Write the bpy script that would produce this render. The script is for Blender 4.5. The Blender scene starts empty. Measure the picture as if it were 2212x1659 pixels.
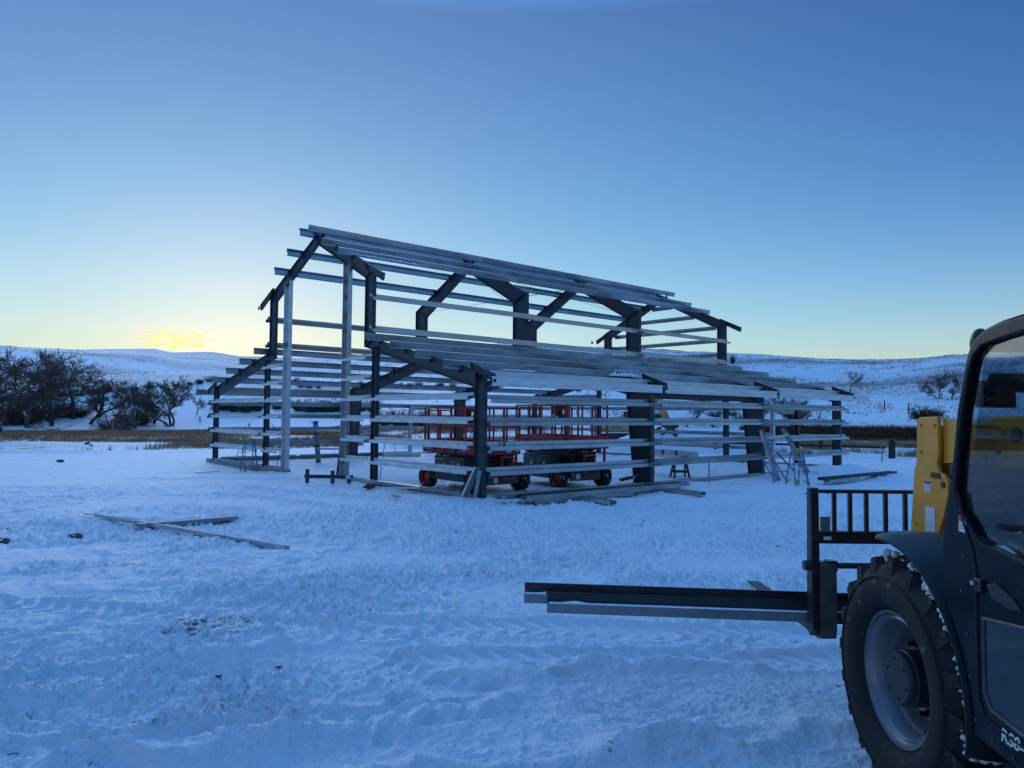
import bpy, bmesh, math, random
import numpy as np
from mathutils import Vector, Matrix
random.seed(7)
SC = bpy.context.scene
COL = SC.collection
# ------------------------------------------------------------------ camera, sky, sun, exposure
CAMZ, PITCH, ROLL, FPX = 2.3, 0.0408, 0.0099, 1605.1
cd = bpy.data.cameras.new('camera'); cam = bpy.data.objects.new('camera', cd); COL.objects.link(cam)
cd.sensor_width = 36; cd.lens = 36 * FPX / 2212; cd.clip_start = 0.05; cd.clip_end = 4000
cam.matrix_world = Matrix.Translation((0, 0, CAMZ)) @ Matrix.Rotation(math.pi / 2 + PITCH, 4, 'X') @ Matrix.Rotation(ROLL, 4, 'Z')
SC.camera = cam
SUN_AZ, SUN_EL = math.radians(-20), math.radians(1.5)
wd = bpy.data.worlds.new('World'); SC.world = wd; wd.use_nodes = True
def build_world():
    nt = wd.node_tree; N = nt.nodes; L = nt.links; N.clear()
    out = N.new('ShaderNodeOutputWorld'); bg = N.new('ShaderNodeBackground')
    sky = N.new('ShaderNodeTexSky'); sky.sky_type = 'NISHITA'; sky.sun_disc = False
    sky.sun_elevation = SUN_EL; sky.sun_rotation = SUN_AZ
    sky.air_density = 1.0; sky.dust_density = 0.4; sky.ozone_density = 3.0; sky.altitude = 900
    bg.inputs['Strength'].default_value = 0.15
    tc = N.new('ShaderNodeTexCoord'); sep = N.new('ShaderNodeSeparateXYZ'); L.new(tc.outputs['Generated'], sep.inputs[0])
    # sky tint by height above the horizon: one scale towards the set sun, one away from it
    def ramp(stops):
        rp = N.new('ShaderNodeValToRGB'); e = rp.color_ramp.elements
        e[0].position, e[0].color = stops[0][0], (*[c / 6 for c in stops[0][1]], 1)
        e[1].position, e[1].color = stops[-1][0], (*[c / 6 for c in stops[-1][1]], 1)
        for p, c in stops[1:-1]:
            k = e.new(p); k.color = (*[v / 6 for v in c], 1)
        L.new(sep.outputs['Z'], rp.inputs[0]); return rp
    ra, rb = ramp(RAMP_SUN), ramp(RAMP_AWAY)
    hd = N.new('ShaderNodeVectorMath'); hd.operation = 'MULTIPLY'; hd.inputs[1].default_value = (1, 1, 0); L.new(tc.outputs['Generated'], hd.inputs[0])
    hn = N.new('ShaderNodeVectorMath'); hn.operation = 'NORMALIZE'; L.new(hd.outputs[0], hn.inputs[0])
    dt = N.new('ShaderNodeVectorMath'); dt.operation = 'DOT_PRODUCT'; L.new(hn.outputs[0], dt.inputs[0]); dt.inputs[1].default_value = (math.sin(SUN_AZ), math.cos(SUN_AZ), 0)
    dm = N.new('ShaderNodeMapRange'); dm.inputs[1].default_value = .55; dm.inputs[2].default_value = 1.0; L.new(dt.outputs['Value'], dm.inputs[0])
    rm = N.new('ShaderNodeMix'); rm.data_type = 'RGBA'; L.new(dm.outputs[0], rm.inputs[0]); L.new(rb.outputs[0], rm.inputs[6]); L.new(ra.outputs[0], rm.inputs[7])
    sc2 = N.new('ShaderNodeMix'); sc2.data_type = 'RGBA'; sc2.blend_type = 'MULTIPLY'; sc2.inputs[0].default_value = 1; L.new(rm.outputs[2], sc2.inputs[6]); sc2.inputs[7].default_value = (6, 6, 6, 1)
    mx = N.new('ShaderNodeMix'); mx.data_type = 'RGBA'; mx.blend_type = 'MULTIPLY'; mx.inputs[0].default_value = 1
    L.new(sky.outputs[0], mx.inputs[6]); L.new(sc2.outputs[2], mx.inputs[7])
    # soft dimming painted into the sky glow over the place where the sun went down
    g1 = N.new('ShaderNodeMapRange'); g1.interpolation_type = 'SMOOTHSTEP'; g1.inputs[1].default_value = .93; g1.inputs[2].default_value = 1.0; L.new(dt.outputs['Value'], g1.inputs[0])
    g2 = N.new('ShaderNodeMapRange'); g2.interpolation_type = 'SMOOTHSTEP'; g2.inputs[1].default_value = .26; g2.inputs[2].default_value = .06; L.new(sep.outputs['Z'], g2.inputs[0])
    gm = N.new('ShaderNodeMath'); gm.operation = 'MULTIPLY'; L.new(g1.outputs[0], gm.inputs[0]); L.new(g2.outputs[0], gm.inputs[1])
    gx = N.new('ShaderNodeMix'); gx.data_type = 'RGBA'; gx.blend_type = 'MULTIPLY'; L.new(gm.outputs[0], gx.inputs[0]); L.new(mx.outputs[2], gx.inputs[6]); gx.inputs[7].default_value = (.74, .84, .90, 1)
    last = gx.outputs[2]
    # small sunlit clouds: one bank low over the left hills, one behind the viewer
    def dirv(px, py):
        x, y = (px - 1106) / FPX, -(py - 829.5) / FPX
        v = cam.matrix_world.to_3x3() @ Vector((x, y, -1)); return v.normalized()
    for d, wx, wz, col, sc in CLOUDS(dirv):
        sub = N.new('ShaderNodeVectorMath'); sub.operation = 'SUBTRACT'
        L.new(tc.outputs['Generated'], sub.inputs[0]); sub.inputs[1].default_value = d
        right = Vector((d.y, -d.x, 0)).normalized()
        ux = N.new('ShaderNodeVectorMath'); ux.operation = 'DOT_PRODUCT'; L.new(sub.outputs[0], ux.inputs[0]); ux.inputs[1].default_value = right / wx
        uz = N.new('ShaderNodeVectorMath'); uz.operation = 'DOT_PRODUCT'; L.new(sub.outputs[0], uz.inputs[0]); uz.inputs[1].default_value = (0, 0, 1 / wz)
        ud = N.new('ShaderNodeVectorMath'); ud.operation = 'DOT_PRODUCT'; L.new(sub.outputs[0], ud.inputs[0]); ud.inputs[1].default_value = Vector(d) / 0.5
        cb = N.new('ShaderNodeCombineXYZ'); L.new(ux.outputs['Value'], cb.inputs[0]); L.new(uz.outputs['Value'], cb.inputs[1]); L.new(ud.outputs['Value'], cb.inputs[2])
        ln = N.new('ShaderNodeVectorMath'); ln.operation = 'LENGTH'; L.new(cb.outputs[0], ln.inputs[0])
        nz = N.new('ShaderNodeTexNoise'); nz.inputs['Scale'].default_value = sc; nz.inputs['Detail'].default_value = 6; nz.inputs['Roughness'].default_value = .62
        mp = N.new('ShaderNodeMapping'); mp.inputs['Scale'].default_value = (1, 2.4 * wz / wx * 1.6, 1); mp.inputs['Location'].default_value = (3.7, 1.2, 0)
        L.new(cb.outputs[0], mp.inputs[0]); L.new(mp.outputs[0], nz.inputs['Vector'])
        a = N.new('ShaderNodeMath'); a.operation = 'MULTIPLY_ADD'; a.inputs[1].default_value = -0.27; L.new(ln.outputs['Value'], a.inputs[0]); L.new(nz.outputs['Fac'], a.inputs[2])
        mr = N.new('ShaderNodeMapRange'); mr.inputs[1].default_value = .32; mr.inputs[2].default_value = .39; L.new(a.outputs[0], mr.inputs[0])
        cr = N.new('ShaderNodeMapRange'); cr.inputs[1].default_value = .34; cr.inputs[2].default_value = .52; L.new(a.outputs[0], cr.inputs[0])
        cm = N.new('ShaderNodeMix'); cm.data_type = 'RGBA'; L.new(cr.outputs[0], cm.inputs[0]); cm.inputs[6].default_value = (*col[0], 1); cm.inputs[7].default_value = (*col[1], 1)
        m2 = N.new('ShaderNodeMix'); m2.data_type = 'RGBA'; L.new(mr.outputs[0], m2.inputs[0]); L.new(last, m2.inputs[6]); L.new(cm.outputs[2], m2.inputs[7])
        last = m2.outputs[2]
    L.new(last, bg.inputs['Color']); L.new(bg.outputs[0], out.inputs[0])
RAMP_SUN = [(0, (.48, .72, 1.3)), (.055, (.62, .77, .96)), (.10, (.90, .93, .92)), (.16, (1.0, 1.04, .96)), (.285, (.99, 1.08, 1.02)), (.48, (1.02, 1.0, 1.08)), (.72, (3.15, 3.95, 4.3)), (1, (4.1, 4.8, 5.3))]  # last two stops: extra brightness overhead, added to light the snow
RAMP_AWAY = [(0, (1.3, 1.2, 1.4)), (.10, (1.45, 1.27, 1.3)), (.20, (1.02, 1.07, 1.2)), (.285, (.77, .91, 1.12)), (.48, (.58, .77, 1.03)), (.72, (3.1, 3.95, 4.3)), (1, (4.1, 4.8, 5.3))]  # same added overhead brightness in the last two stops
def CLOUDS(dirv):
    return [(dirv(372, 732), .047, .0145, ((3.6, 1.45, .30), (6.5, 4.3, 1.7)), 3.3), (Vector((-.80, -.55, .24)).normalized(), .55, .10, ((3.0, 1.5, .7), (4.2, 2.4, 1.1)), 4.0), (Vector((-.645, .80, .155)).normalized(), .05, .022, ((3.0, 1.5, .7), (4.2, 2.4, 1.1)), 4.0)]
build_world()
sd = bpy.data.lights.new('sun', 'SUN'); sd.energy = 0.34; sd.angle = math.radians(50); sd.color = (.80, .88, 1)
so = bpy.data.objects.new('sun', sd); COL.objects.link(so)
sv = Vector((math.sin(SUN_AZ) * math.cos(math.radians(10)), math.cos(SUN_AZ) * math.cos(math.radians(10)), math.sin(math.radians(10))))
so.rotation_euler = sv.to_track_quat('Z', 'Y').to_euler()
SC.view_settings.view_transform = 'Standard'; SC.view_settings.look = 'None'; SC.view_settings.gamma = 1
SC.view_settings.exposure = 1.48
# ------------------------------------------------------------------ helpers
def tag(o, label=None, cat=None, group=None, kind=None):
    if label: o['label'] = label
    if cat: o['category'] = cat
    if group: o['group'] = group
    if kind: o['kind'] = kind
    return o
def empty(name, loc=(0, 0, 0), rz=0, label=None, cat=None, group=None, rot=None):
    o = bpy.data.objects.new(name, None); COL.objects.link(o); o.empty_display_size = .2
    o.location = loc; o.rotation_euler = rot if rot else (0, 0, rz)
    return tag(o, label, cat, group)
class MB:
    def __init__(s): s.v = []; s.f = []; s.m = []; s.cur = 0
    def add(s, vs, fs):
        b = len(s.v); s.v += [tuple(v) for v in vs]; s.f += [tuple(i + b for i in f) for f in fs]; s.m += [s.cur] * len(fs); return s
    def box(s, c, d, R=None):
        x, y, z = d[0] / 2, d[1] / 2, d[2] / 2
        vs = [Vector(p) for p in ((-x, -y, -z), (x, -y, -z), (x, y, -z), (-x, y, -z), (-x, -y, z), (x, -y, z), (x, y, z), (-x, y, z))]
        if R is not None: vs = [R @ v for v in vs]
        return s.add([v + Vector(c) for v in vs], [(3, 2, 1, 0), (4, 5, 6, 7), (0, 1, 5, 4), (1, 2, 6, 5), (2, 3, 7, 6), (3, 0, 4, 7)])
    def bb(s, x0, x1, y0, y1, z0, z1): return s.box(((x0 + x1) / 2, (y0 + y1) / 2, (z0 + z1) / 2), (abs(x1 - x0), abs(y1 - y0), abs(z1 - z0)))
    def bar(s, a, b, w, h, up=(0, 0, 1)):
        a, b = Vector(a), Vector(b); d = b - a; L = d.length; d.normalize(); u = Vector(up)
        if abs(d.dot(u)) > .98: u = Vector((1, 0, 0))
        x = d.cross(u).normalized(); z = x.cross(d).normalized()
        R = Matrix((x, d, z)).transposed()
        return s.box((a + b) / 2, (w, L, h), R)
    def tube(s, pts, r, n=8, closed=False, cap=True):
        pts = [Vector(p) for p in pts]; rr = r if isinstance(r, (list, tuple)) else [r] * len(pts); N = len(pts); vs = []; px = None
        for i, p in enumerate(pts):
            if closed: d = pts[(i + 1) % N] - pts[i - 1]
            else: d = pts[min(i + 1, N - 1)] - pts[max(i - 1, 0)]
            d.normalize()
            if px is None: px = d.cross(Vector((0, 0, 1)) if abs(d.z) < .9 else Vector((1, 0, 0))).normalized()
            px = (px - d * px.dot(d)).normalized(); py = d.cross(px)
            vs += [p + (px * math.cos(2 * math.pi * k / n) + py * math.sin(2 * math.pi * k / n)) * rr[i] for k in range(n)]
        fs = []
        for i in range(N if closed else N - 1):
            j = (i + 1) % N
            fs += [(i * n + k, i * n + (k + 1) % n, j * n + (k + 1) % n, j * n + k) for k in range(n)]
        if cap and not closed: fs += [tuple(range(n))[::-1], tuple(range((N - 1) * n, N * n))]
        return s.add(vs, fs)
    def cyl(s, a, b, r, n=16, r2=None): return s.tube([a, b], [r, r if r2 is None else r2], n)
    def ext(s, poly, O, U, V, W, w0, w1):
        """extrude a 2D outline (x,y) -> O+U*x+V*y from w0 to w1 along W"""
        O, U, V, W = Vector(O), Vector(U), Vector(V), Vector(W); n = len(poly)
        vs = [O + U * p[0] + V * p[1] + W * w0 for p in poly] + [O + U * p[0] + V * p[1] + W * w1 for p in poly]
        fs = [tuple(range(n))[::-1], tuple(range(n, 2 * n))] + [(i, (i + 1) % n, n + (i + 1) % n, n + i) for i in range(n)]
        return s.add(vs, fs)
    def lathe(s, prof, O, axis, n=32, a0=0):
        """profile of (radius, along axis)"""
        O, ax = Vector(O), Vector(axis).normalized(); x = ax.cross(Vector((0, 0, 1)) if abs(ax.z) < .9 else Vector((1, 0, 0))).normalized(); y = ax.cross(x); P = len(prof)
        vs = [O + ax * h + (x * math.cos(2 * math.pi * k / n + a0) + y * math.sin(2 * math.pi * k / n + a0)) * r for k in range(n) for r, h in prof]
        fs = [(k * P + i, k * P + i + 1, ((k + 1) % n) * P + i + 1, ((k + 1) % n) * P + i) for k in range(n) for i in range(P - 1)]
        return s.add(vs, fs)
    def build(s, name, mat, parent=None, smooth=False, bevel=0, label=None, loc=None):
        me = bpy.data.meshes.new(name); me.from_pydata(s.v, [], s.f)
        for m in (mat if isinstance(mat, (list, tuple)) else [mat]): me.materials.append(m)
        if any(s.m): me.polygons.foreach_set('material_index', s.m)
        bm = bmesh.new(); bm.from_mesh(me); bmesh.ops.recalc_face_normals(bm, faces=bm.faces); bm.to_mesh(me); bm.free()
        if smooth: me.shade_smooth() if smooth is True else me.set_sharp_from_angle(angle=math.radians(smooth)) if False else me.shade_smooth()
        o = bpy.data.objects.new(name, me); COL.objects.link(o)
        if smooth and smooth is not True: me.set_sharp_from_angle(angle=math.radians(smooth))
        if bevel:
            b = o.modifiers.new('bevel', 'BEVEL'); b.width = bevel; b.segments = 2; b.limit_method = 'ANGLE'; b.angle_limit = math.radians(40)
        if parent: o.parent = parent
        if loc: o.location = loc
        if label: o['label'] = label
        return o
def thick(pts, t):
    """closed outline of a thin folded sheet that follows pts"""
    P = [Vector((p[0], p[1])) for p in pts]; n = len(P); A = []; B = []
    for i in range(n):
        d0 = (P[i] - P[i - 1]).normalized() if i > 0 else None; d1 = (P[i + 1] - P[i]).normalized() if i < n - 1 else None
        d0 = d0 or d1; d1 = d1 or d0; n0 = Vector((-d0.y, d0.x)); n1 = Vector((-d1.y, d1.x)); m = (n0 + n1).normalized(); k = t / 2 / max(.35, m.dot(n0))
        A.append(P[i] + m * k); B.append(P[i] - m * k)
    return [tuple(p) for p in A + B[::-1]]
def dup(o, parent=None):
    c = o.copy(); COL.objects.link(c)
    if parent is not None: c.parent = parent
    for ch in list(o.children): dup(ch, c)
    return c
# ------------------------------------------------------------------ materials
def mat(name, col, rough=.6, metal=0, var=0, vscale=4, stretch=(1, 1, 1), bump=0, bscale=30, col2=None, spec=.5, snow=0, coat=0, thr=(.35, .65), rvar=0):
    m = bpy.data.materials.new(name); m.use_nodes = True; nt = m.node_tree; N = nt.nodes; L = nt.links; b = N['Principled BSDF']
    b.inputs['Roughness'].default_value = rough; b.inputs['Metallic'].default_value = metal; b.inputs['Specular IOR Level'].default_value = spec
    b.inputs['Coat Weight'].default_value = coat
    tc = N.new('ShaderNodeTexCoord'); mp = N.new('ShaderNodeMapping'); mp.inputs['Scale'].default_value = stretch; L.new(tc.outputs['Object'], mp.inputs[0])
    src = None
    if var or col2:
        nz = N.new('ShaderNodeTexNoise'); nz.inputs['Scale'].default_value = vscale; nz.inputs['Detail'].default_value = 7; nz.inputs['Roughness'].default_value = .6; L.new(mp.outputs[0], nz.inputs['Vector'])
        mr = N.new('ShaderNodeMapRange'); mr.inputs[1].default_value = thr[0]; mr.inputs[2].default_value = thr[1]; L.new(nz.outputs['Fac'], mr.inputs[0])
        mx = N.new('ShaderNodeMix'); mx.data_type = 'RGBA'; L.new(mr.outputs[0], mx.inputs[0])
        c1 = [c * (1 - var) for c in col]; c2 = col2 if col2 else [min(1, c * (1 + var)) for c in col]
        mx.inputs[6].default_value = (*c1, 1); mx.inputs[7].default_value = (*c2, 1); src = mx.outputs[2]
        if rvar:
            rr = N.new('ShaderNodeMapRange'); rr.inputs[3].default_value = rough - rvar; rr.inputs[4].default_value = rough + rvar; L.new(mr.outputs[0], rr.inputs[0]); L.new(rr.outputs[0], b.inputs['Roughness'])
    if snow:
        g = N.new('ShaderNodeNewGeometry'); sp = N.new('ShaderNodeSeparateXYZ'); L.new(g.outputs['Normal'], sp.inputs[0])
        n2 = N.new('ShaderNodeTexNoise'); n2.inputs['Scale'].default_value = 3.5 if snow < 2 else 9; n2.inputs['Detail'].default_value = 5; L.new(g.outputs['Position'], n2.inputs['Vector'])
        ad = N.new('ShaderNodeMath'); ad.operation = 'MULTIPLY_ADD'; ad.inputs[1].default_value = 1.2; L.new(n2.outputs['Fac'], ad.inputs[0]); L.new(sp.outputs['Z'], ad.inputs[2])
        m2 = N.new('ShaderNodeMapRange'); m2.inputs[1].default_value = 1.38 if snow < 2 else 1.52; m2.inputs[2].default_value = 1.48 if snow < 2 else 1.58; L.new(ad.outputs[0], m2.inputs[0])
        x2 = N.new('ShaderNodeMix'); x2.data_type = 'RGBA'; L.new(m2.outputs[0], x2.inputs[0]); x2.inputs[7].default_value = (.78, .82, .86, 1)
        if src: L.new(src, x2.inputs[6])
        else: x2.inputs[6].default_value = (*col, 1)
        src = x2.outputs[2]
        if metal:
            x3 = N.new('ShaderNodeMath'); x3.operation = 'MULTIPLY_ADD'; x3.inputs[1].default_value = -metal; x3.inputs[2].default_value = metal; L.new(m2.outputs[0], x3.inputs[0]); L.new(x3.outputs[0], b.inputs['Metallic'])
    if src: L.new(src, b.inputs['Base Color'])
    else: b.inputs['Base Color'].default_value = (*col, 1)
    if bump:
        n3 = N.new('ShaderNodeTexNoise'); n3.inputs['Scale'].default_value = bscale; n3.inputs['Detail'].default_value = 5; L.new(mp.outputs[0], n3.inputs['Vector'])
        bp = N.new('ShaderNodeBump'); bp.inputs['Strength'].default_value = bump; bp.inputs['Distance'].default_value = .01; L.new(n3.outputs['Fac'], bp.inputs['Height']); L.new(bp.outputs[0], b.inputs['Normal'])
    return m
STEEL = mat('primed_steel', (.030, .036, .050), .5, .0, .25, 3, bump=.15, bscale=60, spec=.5, rvar=.1)
STEEL_SNOWY = mat('primed_steel_snowy', (.030, .036, .050), .55, .0, .25, 3, snow=2)
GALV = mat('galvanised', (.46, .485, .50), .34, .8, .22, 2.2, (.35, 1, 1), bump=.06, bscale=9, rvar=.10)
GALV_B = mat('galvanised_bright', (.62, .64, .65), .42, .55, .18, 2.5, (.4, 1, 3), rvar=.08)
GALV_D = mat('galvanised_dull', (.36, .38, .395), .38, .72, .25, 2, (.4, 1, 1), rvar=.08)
GALV_S = mat('galvanised_snowy', (.40, .42, .44), .4, .7, .2, 2.5, snow=2)
GALV_L = mat('galvanised_load', (.20, .22, .25), .5, .6, .2, 2, (.3, 1, 1), rvar=.08)
GALV_K = mat('galvanised_dark_reflection', (.028, .034, .042), .35, .2, .3, 3, (.3, 1, 1), rvar=.08)  # dark reflection painted into the colour of the load's upturned flanges
CONC = mat('concrete', (.30, .29, .27), .9, 0, .25, 6, bump=.4, bscale=40, spec=.2)
BLACK = mat('black_paint', (.012, .013, .016), .38, 0, .3, 5, spec=.5, rvar=.1)
RUBBER = mat('rubber', (.022, .022, .023), .8, 0, .35, 8, bump=.3, bscale=40, spec=.3)
RUBBER_S = mat('rubber_snowy', (.022, .022, .023), .8, 0, .35, 8, col2=(.7, .74, .78), thr=(.60, .66), vscale=11)if False else mat('rubber_snowy', (.022, .022, .023), .8, 0, vscale=9, col2=(.66, .70, .76), thr=(.585, .64), spec=.3)
RED = mat('red_paint', (.42, .016, .020), .42, 0, .12, 4, spec=.5)
CHAR = mat('charcoal_paint', (.055, .062, .075), .5, 0, .2, 4)
WHITE = mat('white_vinyl', (.62, .63, .64), .6)
ORANGE = mat('orange_vinyl', (.62, .17, .035), .6)
YEL = mat('yellow_paint', (.74, .30, .022), .45, 0, .12, 3, bump=.05, bscale=15, rvar=.08)
YEL_FAR = mat('yellow_machine_paint', (.60, .30, .07), .6, 0, .2, 2)
BLUEF = mat('blue_fibreglass', (.05, .19, .38), .5, 0, .2, 6)
LADY = mat('yellow_plastic', (.48, .25, .025), .5, 0, .15, 6)
ALU = mat('aluminium', (.55, .56, .58), .4, .8, .1, 5)
GREYP = mat('grey_label', (.12, .125, .13), .6)
RIM = mat('silver_rim', (.17, .185, .20), .34, .5, .12, 3, rvar=.08)
WOOD = mat('weathered_wood', (.035, .028, .024), .9, 0, .4, 3, (1, 1, .2))
REDP = mat('red_plastic', (.45, .05, .03), .5)
def glassm(name, tint, refl=1.0):
    m = bpy.data.materials.new(name); m.use_nodes = True; N = m.node_tree.nodes; L = m.node_tree.links; N.clear()
    o = N.new('ShaderNodeOutputMaterial'); t = N.new('ShaderNodeBsdfTransparent'); t.inputs[0].default_value = (*tint, 1); g = N.new('ShaderNodeBsdfGlossy'); g.inputs['Roughness'].default_value = .02; g.inputs[0].default_value = (refl, refl, refl, 1)
    g2 = N.new('ShaderNodeNewGeometry'); dt = N.new('ShaderNodeVectorMath'); dt.operation = 'DOT_PRODUCT'; L.new(g2.outputs['Incoming'], dt.inputs[0]); L.new(g2.outputs['Normal'], dt.inputs[1])
    ab = N.new('ShaderNodeMath'); ab.operation = 'ABSOLUTE'; L.new(dt.outputs['Value'], ab.inputs[0]); om = N.new('ShaderNodeMath'); om.operation = 'SUBTRACT'; om.inputs[0].default_value = 1; L.new(ab.outputs[0], om.inputs[1])
    pw = N.new('ShaderNodeMath'); pw.operation = 'POWER'; pw.inputs[1].default_value = 5; L.new(om.outputs[0], pw.inputs[0]); f = N.new('ShaderNodeMath'); f.operation = 'MULTIPLY_ADD'; f.inputs[1].default_value = .95; f.inputs[2].default_value = .045; L.new(pw.outputs[0], f.inputs[0])
    x = N.new('ShaderNodeMixShader'); L.new(f.outputs[0], x.inputs[0]); L.new(t.outputs[0], x.inputs[1]); L.new(g.outputs[0], x.inputs[2]); L.new(x.outputs[0], o.inputs[0]); return m
GLASS = glassm('tinted_glass', (.70, .75, .78)); PET = glassm('clear_plastic', (.8, .85, .88))
# ------------------------------------------------------------------ noise and terrain
def _h(ix, iy, s):
    n = (ix.astype(np.int64) * 374761393 + iy.astype(np.int64) * 668265263 + s * 1442695040888963) & 0x7fffffff
    n = ((n ^ (n >> 13)) * 1274126177) & 0x7fffffff; n = (n ^ (n >> 16)); return (n & 0xffff) / 65535.0
def vn(x, y, s=0):
    ix = np.floor(x); iy = np.floor(y); fx = x - ix; fy = y - iy; fx = fx * fx * fx * (fx * (fx * 6 - 15) + 10); fy = fy * fy * fy * (fy * (fy * 6 - 15) + 10)
    a = _h(ix, iy, s); b = _h(ix + 1, iy, s); c = _h(ix, iy + 1, s); d = _h(ix + 1, iy + 1, s)
    return (a + (b - a) * fx) * (1 - fy) + (c + (d - c) * fx) * fy
def fbm(x, y, s=0, o=4, g=.5):
    t = 0; a = 1; w = 0
    for i in range(o):
        t = t + a * vn(x * 2 ** i + 17.3 * i, y * 2 ** i - 9.1 * i, s + i); w += a; a *= g
    return t / w
def ridge(x, y, s=0, o=3, g=.5):
    t = 0; a = 1; w = 0
    for i in range(o):
        t = t + a * (1 - abs(2 * vn(x * 2 ** i + 5.3 * i, y * 2 ** i + 7.7 * i, s + i) - 1)); w += a; a *= g
    return t / w
def sst(a, b, x):
    t = np.clip((x - a) / (b - a), 0, 1); return t * t * (3 - 2 * t)
BYAW = 0.8556; BO = (-0.7994, 20.638)
BU = (math.sin(BYAW), math.cos(BYAW)); BG = (-math.cos(BYAW), math.sin(BYAW))
def B2W(s, g, z=0): return Vector((BO[0] + s * BU[0] + g * BG[0], BO[1] + s * BU[1] + g * BG[1], z))
def W2B(x, y): return (x - BO[0]) * BU[0] + (y - BO[1]) * BU[1], (x - BO[0]) * BG[0] + (y - BO[1]) * BG[1]
CREST = [(-400, 742), (0, 748), (60, 752), (160, 757), (330, 756), (373, 764), (460, 764), (515, 773), (680, 777), (740, 776), (829, 770), (960, 757), (1097, 746), (1180, 748), (1280, 752), (1363, 757), (1408, 760), (1564, 766), (1698, 772), (1773, 777), (1892, 778), (1991, 776), (2051, 770), (2120, 768), (2300, 764), (2700, 760)]
_ca = np.array([math.atan((p[0] - 1106) / FPX) for p in CREST]); _ce = np.array([(CAMZ and (829.5 + math.tan(PITCH) * FPX + (p[0] - 1106) * ROLL - p[1]) / math.hypot(FPX, p[0] - 1106)) for p in CREST])
def terrain(x, y, fine=True):
    x = np.asarray(x, float); y = np.asarray(y, float); r = np.hypot(x, y); az = np.arctan2(x, y)
    el = np.interp(az, _ca, _ce); az2 = np.abs(az)
    el = np.where(az2 > .75, el + (.055 - el) * sst(.75, 1.2, az2), el)
    Rc = 430 - 170 * sst(-.12, .22, az) + 60 * sst(.9, 1.6, az2)
    zc = CAMZ + Rc * el
    R0 = 72 + 40 * sst(-.1, -.3, az) + 14 * sst(.1, .3, az)
    t = np.clip((r - R0) / (Rc - R0), 0, 1)
    # the near bank on the left, then a dip and the long hill
    L = sst(-.10, -.34, az)
    prof = .35 * t + .65 * t * t * (3 - 2 * t)
    z = prof * zc
    bank = 7.0 * sst(112, 185, r) * (1 - sst(190, 250, r)) * L * (.8 + .5 * sst(-.62, -.36, az))
    z = z * (1 - L * .55 * (1 - sst(210, 330, r))) + bank
    z = z + sst(60, 140, r) * (fbm(x / 55, y / 55, 3, 4) - .5) * 3.2 * (1 - sst(.8, 1, t)) + sst(.75, 1, t) * sst(60, 140, r) * (fbm(x / 9, y / 9, 31, 3) - .5) * .8
    z = np.where(r > Rc, zc - (r - Rc) * .03 + sst(60, 140, r) * (fbm(x / 9, y / 9, 31, 3) - .5) * .8, z)
    # yard: slightly lower on the left of the frame; small pushed-up heaps
    s, g = (x - BO[0]) * BU[0] + (y - BO[1]) * BU[1], (x - BO[0]) * BG[0] + (y - BO[1]) * BG[1]
    z = z - .24 * sst(9.5, 17, g) * sst(30, 12, r - 20) - .04 * (1 - sst(60, 80, r))
    z = z - .12 * sst(38, 52, r) * (1 - sst(70, 95, r)) * L
    for cx, cy, rx, ry, h in ((12.6, 29.4, 1.5, .8, .50), (13.9, 30.3, 1.0, .7, .32), (11.6, 28.6, .6, .5, .2), (-9.2, 15.4, 1.3, .5, .10), (-26, 42, 4, .8, .25), (-5.4, 50, 3.2, .8, .75), (8.6, 24.2, .9, .35, .16), (6.2, 22.9, 1.2, .3, .14), (-1.7, 23.2, .9, .3, .06), (.5, 21.2, .8, .3, .07), (2.4, 23.3, .8, .25, .08), (9.0, 26.4, .8, .3, .12)):
        z = z + h * np.exp(-(((x - cx) / rx) ** 2 + ((y - cy) / ry) ** 2)) * (.75 + .5 * fbm(x * 3, y * 3, 55, 2))
    if fine:
        k = 1 - sst(45, 75, r)
        smooth = sst(-9, -13, x) * sst(26, 34, y)            # undisturbed drift on the left
        wx = x + (fbm(x * 1.1, y * 1.1, 71, 2) - .5) * .9; wy = y + (fbm(x * 1.1, y * 1.1, 75, 2) - .5) * .7
        # wheel tracks with cleat prints
        M = np.zeros_like(z); tr = np.zeros_like(z)
        for (ax, ay, bx, by, wd) in ((-1.9, 8.25, 8.0, 7.75, .34), (-1.6, 7.15, 5.5, 7.3, .26), (-7.0, 9.4, -.5, 7.6, .26), (1.0, 9.7, 8, 8.9, .30), (-9, 21.5, 6, 12, .3), (-9, 23.6, 6, 14.2, .3), (-14, 26, -2, 25.6, .35), (-4.5, 4.9, .2, 6.05, .2)):
            dx, dy = bx - ax, by - ay; LL = math.hypot(dx, dy); t = ((x - ax) * dx + (y - ay) * dy) / LL; d = ((x - ax) * dy - (y - ay) * dx) / LL + (fbm(t * .6, t * 0, 7, 2) - .5) * .35
            e = sst(0, .7, t) * sst(LL, LL - .7, t); m = sst(wd, wd * .82, np.abs(d)) * e
            lug = ((t * 4.2 + np.abs(d) * 3.2) % 1.0); worn = .10 + 1.1 * fbm(x * 1.7, y * 1.7, 66, 2)
            tr = np.where(m > M, -.042 + .046 * sst(.42, .56, lug) * sst(1.0, .88, lug) * worn, tr) + .035 * np.exp(-((np.abs(d) - wd * 1.12) / .07) ** 2) * e * (1 - m)
            M = np.maximum(M, m)
        kk = k * (1 - .75 * smooth) * (1 - .72 * M)
        z = z + k * (fbm(x / 2.6, y / 1.7, 5, 3) - .5) * .08 + M * tr * k + (1 - M) * tr * k * (tr > 0)
        rough = .35 + .95 * sst(.35, .65, fbm(x / 3.2, y / 2.4, 151, 3))      # packed places between churned ones
        z = z + kk * (ridge(wx * 1.0, wy * 2.0, 11, 2) - .5) * .050
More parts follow.
